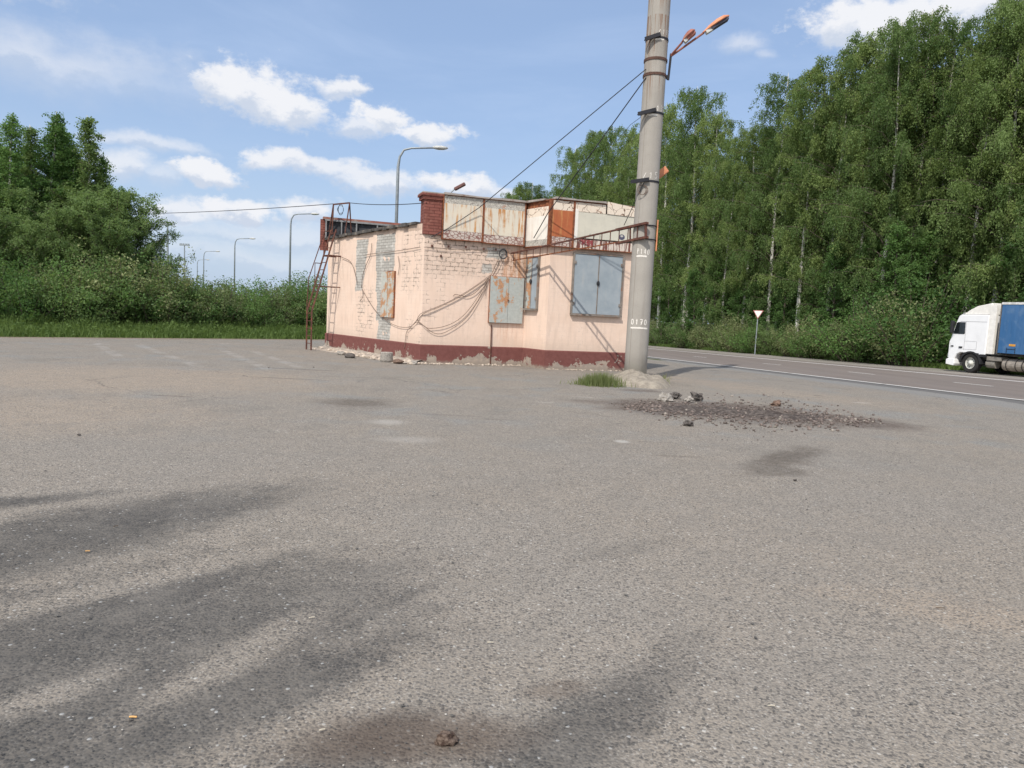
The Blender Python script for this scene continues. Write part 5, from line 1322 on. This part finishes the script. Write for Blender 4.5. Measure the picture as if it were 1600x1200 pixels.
# leafy weeds within it
n = 52000; i_ = rg.integers(0, len(P), n); Q = P[i_]+rg.normal(size=(n, 3))*.08; Q[:, 2] = rg.uniform(.02, 1, n)*hg[i_]*1.0
ok = oo[i_] > .35
me = leaf_mesh('weeds', Q[ok], .10, LG, rg, droop=0, aspect=.75); o = bpy.data.objects.new('weeds', me); COL.objects.link(o); tag(o, 'broad leaved weeds among the left grass', 'weeds', kind='stuff')
# verge grass under the wood and along the far shoulder
n = 60000; ss = rg.uniform(-10, 90, n); ww = 17.1+rg.uniform(0, 1, n)**1.3*3.2+np.array([.5*mnoise.noise(Vector((a*.6, 1, 1))) for a in ss])
px_ = RP.x+RV.x*ss+RW.x*ww; py_ = RP.y+RV.y*ss+RW.y*ww
P2 = np.stack([px_, py_, -SLOPE*np.clip(ss, 0, 80)-.03], 1); me = blades(P2, np.full(n, .32), .03, LG, rg, 'verge_grass'); o = bpy.data.objects.new('verge_grass', me); COL.objects.link(o); tag(o, 'rough grass at the foot of the roadside wood', 'grass', kind='stuff')
# grass tufts beside the pole
LT = m_leaf((.14, .19, .06), (.30, .31, .13), .4, 1.)
def tuft(c, rx, ry, h, n, label):
    r_ = np.random.default_rng(int(c[0]*100)); P = r_.normal(size=(n, 3))*np.array([rx, ry, 0])*.42+np.array([c[0], c[1], -.01])
    k = np.exp(-((P[:, 0]-c[0]-.1)/rx)**2); me = blades(P-np.array([c[0], c[1], 0]), h*(.35+.65*k), .007, LT, r_, 'grass_tuft', .30); o = bpy.data.objects.new('grass_tuft', me); COL.objects.link(o); o.location = (c[0], c[1], 0); tag(o, label, 'grass tuft', 'grass tufts by the pole')
g = gnd(935, 602); tuft((g.x, g.y), .60, .36, .30, 1300, 'wide pale green grass tuft left of the concrete pole')
g = gnd(1034, 601); tuft((g.x, g.y), .14, .12, .30, 200, 'small grass tuft right of the concrete footing')

# ------------------------------------------------------------------ rubble, stones, litter
stone = plain('pale_grey_stone', (.29, .265, .235), .95, var=.35, scale=25); brownst = plain('brown_earthy_stone', (.15, .10, .075), .95, var=.4, scale=20); darkst = plain('dark_asphalt_lump', (.10, .088, .08), .95, var=.4, scale=20)
rs_ = random.Random(9)
earth = material('brown_broken_asphalt_soil', lambda t: {'c': t.mix(t.mr(t.noise(OC(t), 14, 6, .7), .42, .62), (.055, .042, .036), (.15, .125, .108)), 'h': t.noise(OC(t), 30, 5, .7), 'hs': .9, 'hd': .03}, .95)
g1 = gnd(1085, 640); g2 = gnd(1210, 648)
mb = mound((g1.x, g1.y, -.02), 1.5, 1.0, .055, 4, amp=.5, exp=1.6); q = mound((g2.x, g2.y, -.02), 1.7, .8, .06, 6, amp=.5, exp=1.4); mb.add(q.v, q.f)
o = obj('soil_heap', mb, earth, smooth=True); tag(o, 'low brown heap of broken asphalt and soil on the car park', 'soil', kind='stuff')
mb = MB(); mb2 = MB()
for k in range(1800):
    f = rs_.random(); px = 985+370*f+rs_.gauss(0, 14); py = 634+24*f+rs_.gauss(0, 11*math.sin(math.pi*f)+2); g = gnd(px, py); s = rs_.choice([.007, .009, .012, .016, .022, .03])*rs_.uniform(.7, 1.2)
    (mb if k % 8 else mb2).blob((g.x, g.y, s*.3), s, k, .4, 1, .7)
tag(obj('rubble', mb, plain('mixed_grey_brown_rubble', (.15, .12, .105), .95, var=.6, scale=9)), 'scattered small rubble over the brown heap', 'rubble', kind='stuff')
tag(obj('pale_rubble', mb2, plain('dusty_chip', (.24, .21, .18), .95, var=.4, scale=9)), 'scattered pale stone chips over the brown heap', 'rubble', kind='stuff')
for (px, py, s, m, lb) in ((1040,622,.13,stone,'pale concrete chunk at the left end of the soil heap'),(1056,619,.11,darkst,'dark broken chunk between the two pale ones'),(1076,624,.08,stone,'small pale chunk right of the dark one'),(1088,622,.13,darkst,'dark asphalt chunk at the right end of the chunk row'),
        (1075,661,.07,darkst,'flat dark lump lying in front of the heap'),(1212,630,.09,brownst,'brown clod crowning the middle of the heap')):
    g = gnd(px, py+4); mb = MB(); mb.blob((g.x, g.y, s*.45), (s, s*.9, s*.75), int(px), .75, 3, freq=1.6); tag(obj('rubble_chunk', mb, m, loc=(g.x, g.y, 0)), lb, 'rubble chunk', 'larger chunks on the heap')
# rubble line at the foot of the left wall
mb = MB()
for k in range(420):
    u = rs_.uniform(-.3, 6.4); o_ = abs(rs_.gauss(0, .28))+.05; s = rs_.choice([.02, .03, .04, .06, .09])*rs_.uniform(.7, 1.2); c = WL.p(u, s*.3, o_); mb.blob(c, s, k, .45, 1, .6)
for k in range(160):
    u = rs_.uniform(-.1, 3.1); s = rs_.choice([.015, .02, .03, .05])*rs_.uniform(.7, 1.2); c = WA.p(u, s*.3, abs(rs_.gauss(0, .12))+.05); mb.blob(c, s, k, .45, 1, .6)
for k in range(120):
    u = rs_.uniform(0, 2.8); s = rs_.choice([.015, .02, .03])*rs_.uniform(.7, 1.2); c = WB.p(u, s*.3, abs(rs_.gauss(0, .1))+.05); mb.blob(c, s, k, .45, 1, .6)
tag(obj('plaster_rubble', mb, plain('pale_plaster_rubble', (.46, .39, .32), .95, var=.4, scale=9)), 'fallen plaster rubble along the foot of the kiosk walls', 'rubble', kind='stuff')
mb = mound((WL.p(3.0, 0, .16)[0], WL.p(3.0, 0, .16)[1], -.03), .5, .5, .01, 3)
mb = MB(); vs = []; n_ = 60
for i in range(n_+1):
    u = -.1+6.6*i/n_
    for j in range(7):
        o_ = -.02+.75*j/6; hgt = .11*(1-j/6)**1.3*(1+.8*mnoise.noise(Vector((u*1.3, j, 2))))+.02*mnoise.noise(Vector((u*6, j*2, 5))); q = WL.p(u, max(-.02, hgt)-.012*(j == 6), o_); vs.append(q)
mb.add(vs, [(i*7+j, i*7+j+1, (i+1)*7+j+1, (i+1)*7+j) for i in range(n_) for j in range(6)])
tag(obj('debris_bank', mb, material('plaster_dust_bank', lambda t: {'c': t.mix(t.mr(t.noise(OC(t), 7, 6, .7), .4, .62), (.27, .235, .20), (.47, .40, .33)), 'h': t.noise(OC(t), 25, 5), 'hs': .8, 'hd': .03}, .95), smooth=True), 'low bank of plaster dust along the left wall of the kiosk', 'debris', kind='stuff')
g = gnd(604, 565); mb = MB(); mb.revolve([(.17, 0), (.19, .04), (.185, .26), (.16, .28), (.11, .27)], (g.x, g.y, 0), n=18); o = obj('concrete_block', mb, stone, loc=(g.x, g.y, 0)); tag(o, 'round pale concrete block standing at the foot of the left wall', 'concrete block')
for (px, py, s, m, lb) in ((547,557,.15,darkst,'dark lump lying near the left wall of the kiosk'),(622,566,.13,brownst,'brick red chunk right of the round concrete block'),(646,567,.10,stone,'pale chunk nearest the kiosk corner'),(533,552,.12,stone,'pale chunk left of the dark lump')):
    g = gnd(px, py+2); mb = MB(); mb.blob((g.x, g.y, s*.4), (s*1.3, s, s*.6), int(px), .5, 2); tag(obj('wall_rubble_chunk', mb, m, loc=(g.x, g.y, 0)), lb, 'rubble chunk', 'larger chunks by the kiosk wall')
for (px, py, lb) in ((420,575,'black pebble at the left end of the dark crack'),(490,574,'black pebble at the right end of the dark crack'),(123,680,'tiny black pebble alone on the sandy left asphalt'),(1242,751,'black pebble right of the middle stain')):
    g = gnd(px, py); mb = MB(); mb.blob((g.x, g.y, .008), .022, px, .4, 1); tag(obj('pebble', mb, darkst, loc=(g.x, g.y, 0)), lb, 'pebble', 'single dark pebbles')
# foreground rock
g = gnd(697, 1158); mb = MB(); mb.blob((g.x, g.y, .012), (.042, .026, .026), 12, .55, 3, freq=1.1); o = obj('rock', mb, material('brown_layered_rock', lambda t: {'c': t.mix(t.mr(t.noise(OC(t), 60, 5, .7), .4, .6), (.05, .03, .022), (.15, .11, .085)), 'h': t.noise(OC(t), 120, 5), 'hs': .8, 'hd': .004}, .85), smooth=False, loc=(g.x, g.y, 0)); tag(o, 'brown pointed stone on the dark stain at the bottom edge', 'stone')
tanm = plain('tan_filter_paper', (.62, .36, .14), .8); palem = plain('pale_dry_twig', (.50, .45, .36), .8); drk = plain('dark_twig', (.09, .065, .045), .9)
for (px, py, L, a, m, nm, lb, ct) in ((208,1122,.028,.05,tanm,'cigarette_end','orange cigarette end at the lower left','cigarette end'),(137,862,.026,.3,tanm,'cigarette_end','tan cigarette end on the dark streak at the left','cigarette end'),(181,823,.03,.9,drk,'twig','short dark twig above the left streak','twig'),
        (487,966,.03,.5,palem,'twig','short pale twig near the centre left','twig'),(1469,951,.05,.05,drk,'twig','dark twig on the sandy patch at the right','twig'),(503,1142,.022,.5,palem,'straw','pale straw left of the brown stone','straw'),(766,1005,.03,.1,palem,'straw','pale straw right of the centre','straw'),(1205,1104,.03,.1,palem,'straw','pale straw in the lower right','straw')):
    g = gnd(px, py); d = Vector((math.cos(a), math.sin(a), 0))*L/2; mb = MB(); mb.tube([g-d+Vector((0,0,.005)), g+Vector((0,0,.006)), g+d+Vector((0,0,.005))], .0038 if m is tanm else .0028, 6); tag(obj(nm, mb, m, loc=tuple(g)), lb, ct)
# loose grit
def grit(n, name, m, lab, smin, smax, ymax=11):
    mb = MB(); r_ = random.Random(n)
    ico = [(0,0,1),(.9,0,.1),(.1,.9,-.1),(-.85,.15,.05),(0,-.9,.1),(0,0,-.6)]; fs = [(0,1,2),(0,2,3),(0,3,4),(0,4,1),(5,2,1),(5,3,2),(5,4,3),(5,1,4)]
    for k in range(n):
        y = 1.7+(ymax-1.7)*r_.random()**1.6; x = r_.uniform(-.78, .78)*y; s = r_.uniform(smin, smax)*(1 if r_.random() < .93 else 2.0); a = r_.uniform(0, 6.28); ca, sa = math.cos(a), math.sin(a); ex = r_.uniform(.6, 1.6)
        vs = []
        for p in ico:
            px, py = p[0]*s*ex*r_.uniform(.7, 1.2), p[1]*s*r_.uniform(.7, 1.2); vs.append((x+px*ca-py*sa, y+px*sa+py*ca, s*.25+p[2]*s*.6))
        mb.add(vs, fs)
    tag(obj(name, mb, m), lab, 'gravel', kind='stuff')
grit(5200, 'dark_grit', plain('dark_grit_stone', (.10, .095, .088), .95, var=.4, scale=40), 'loose dark grit over the near asphalt', .0025, .006)
grit(450, 'pale_grit', plain('pale_grit_stone', (.42, .39, .35), .95, var=.4, scale=40), 'loose pale grit over the near asphalt', .002, .005)
for o in list(SC.objects):
    if 'h' in o.keys(): del o['h']
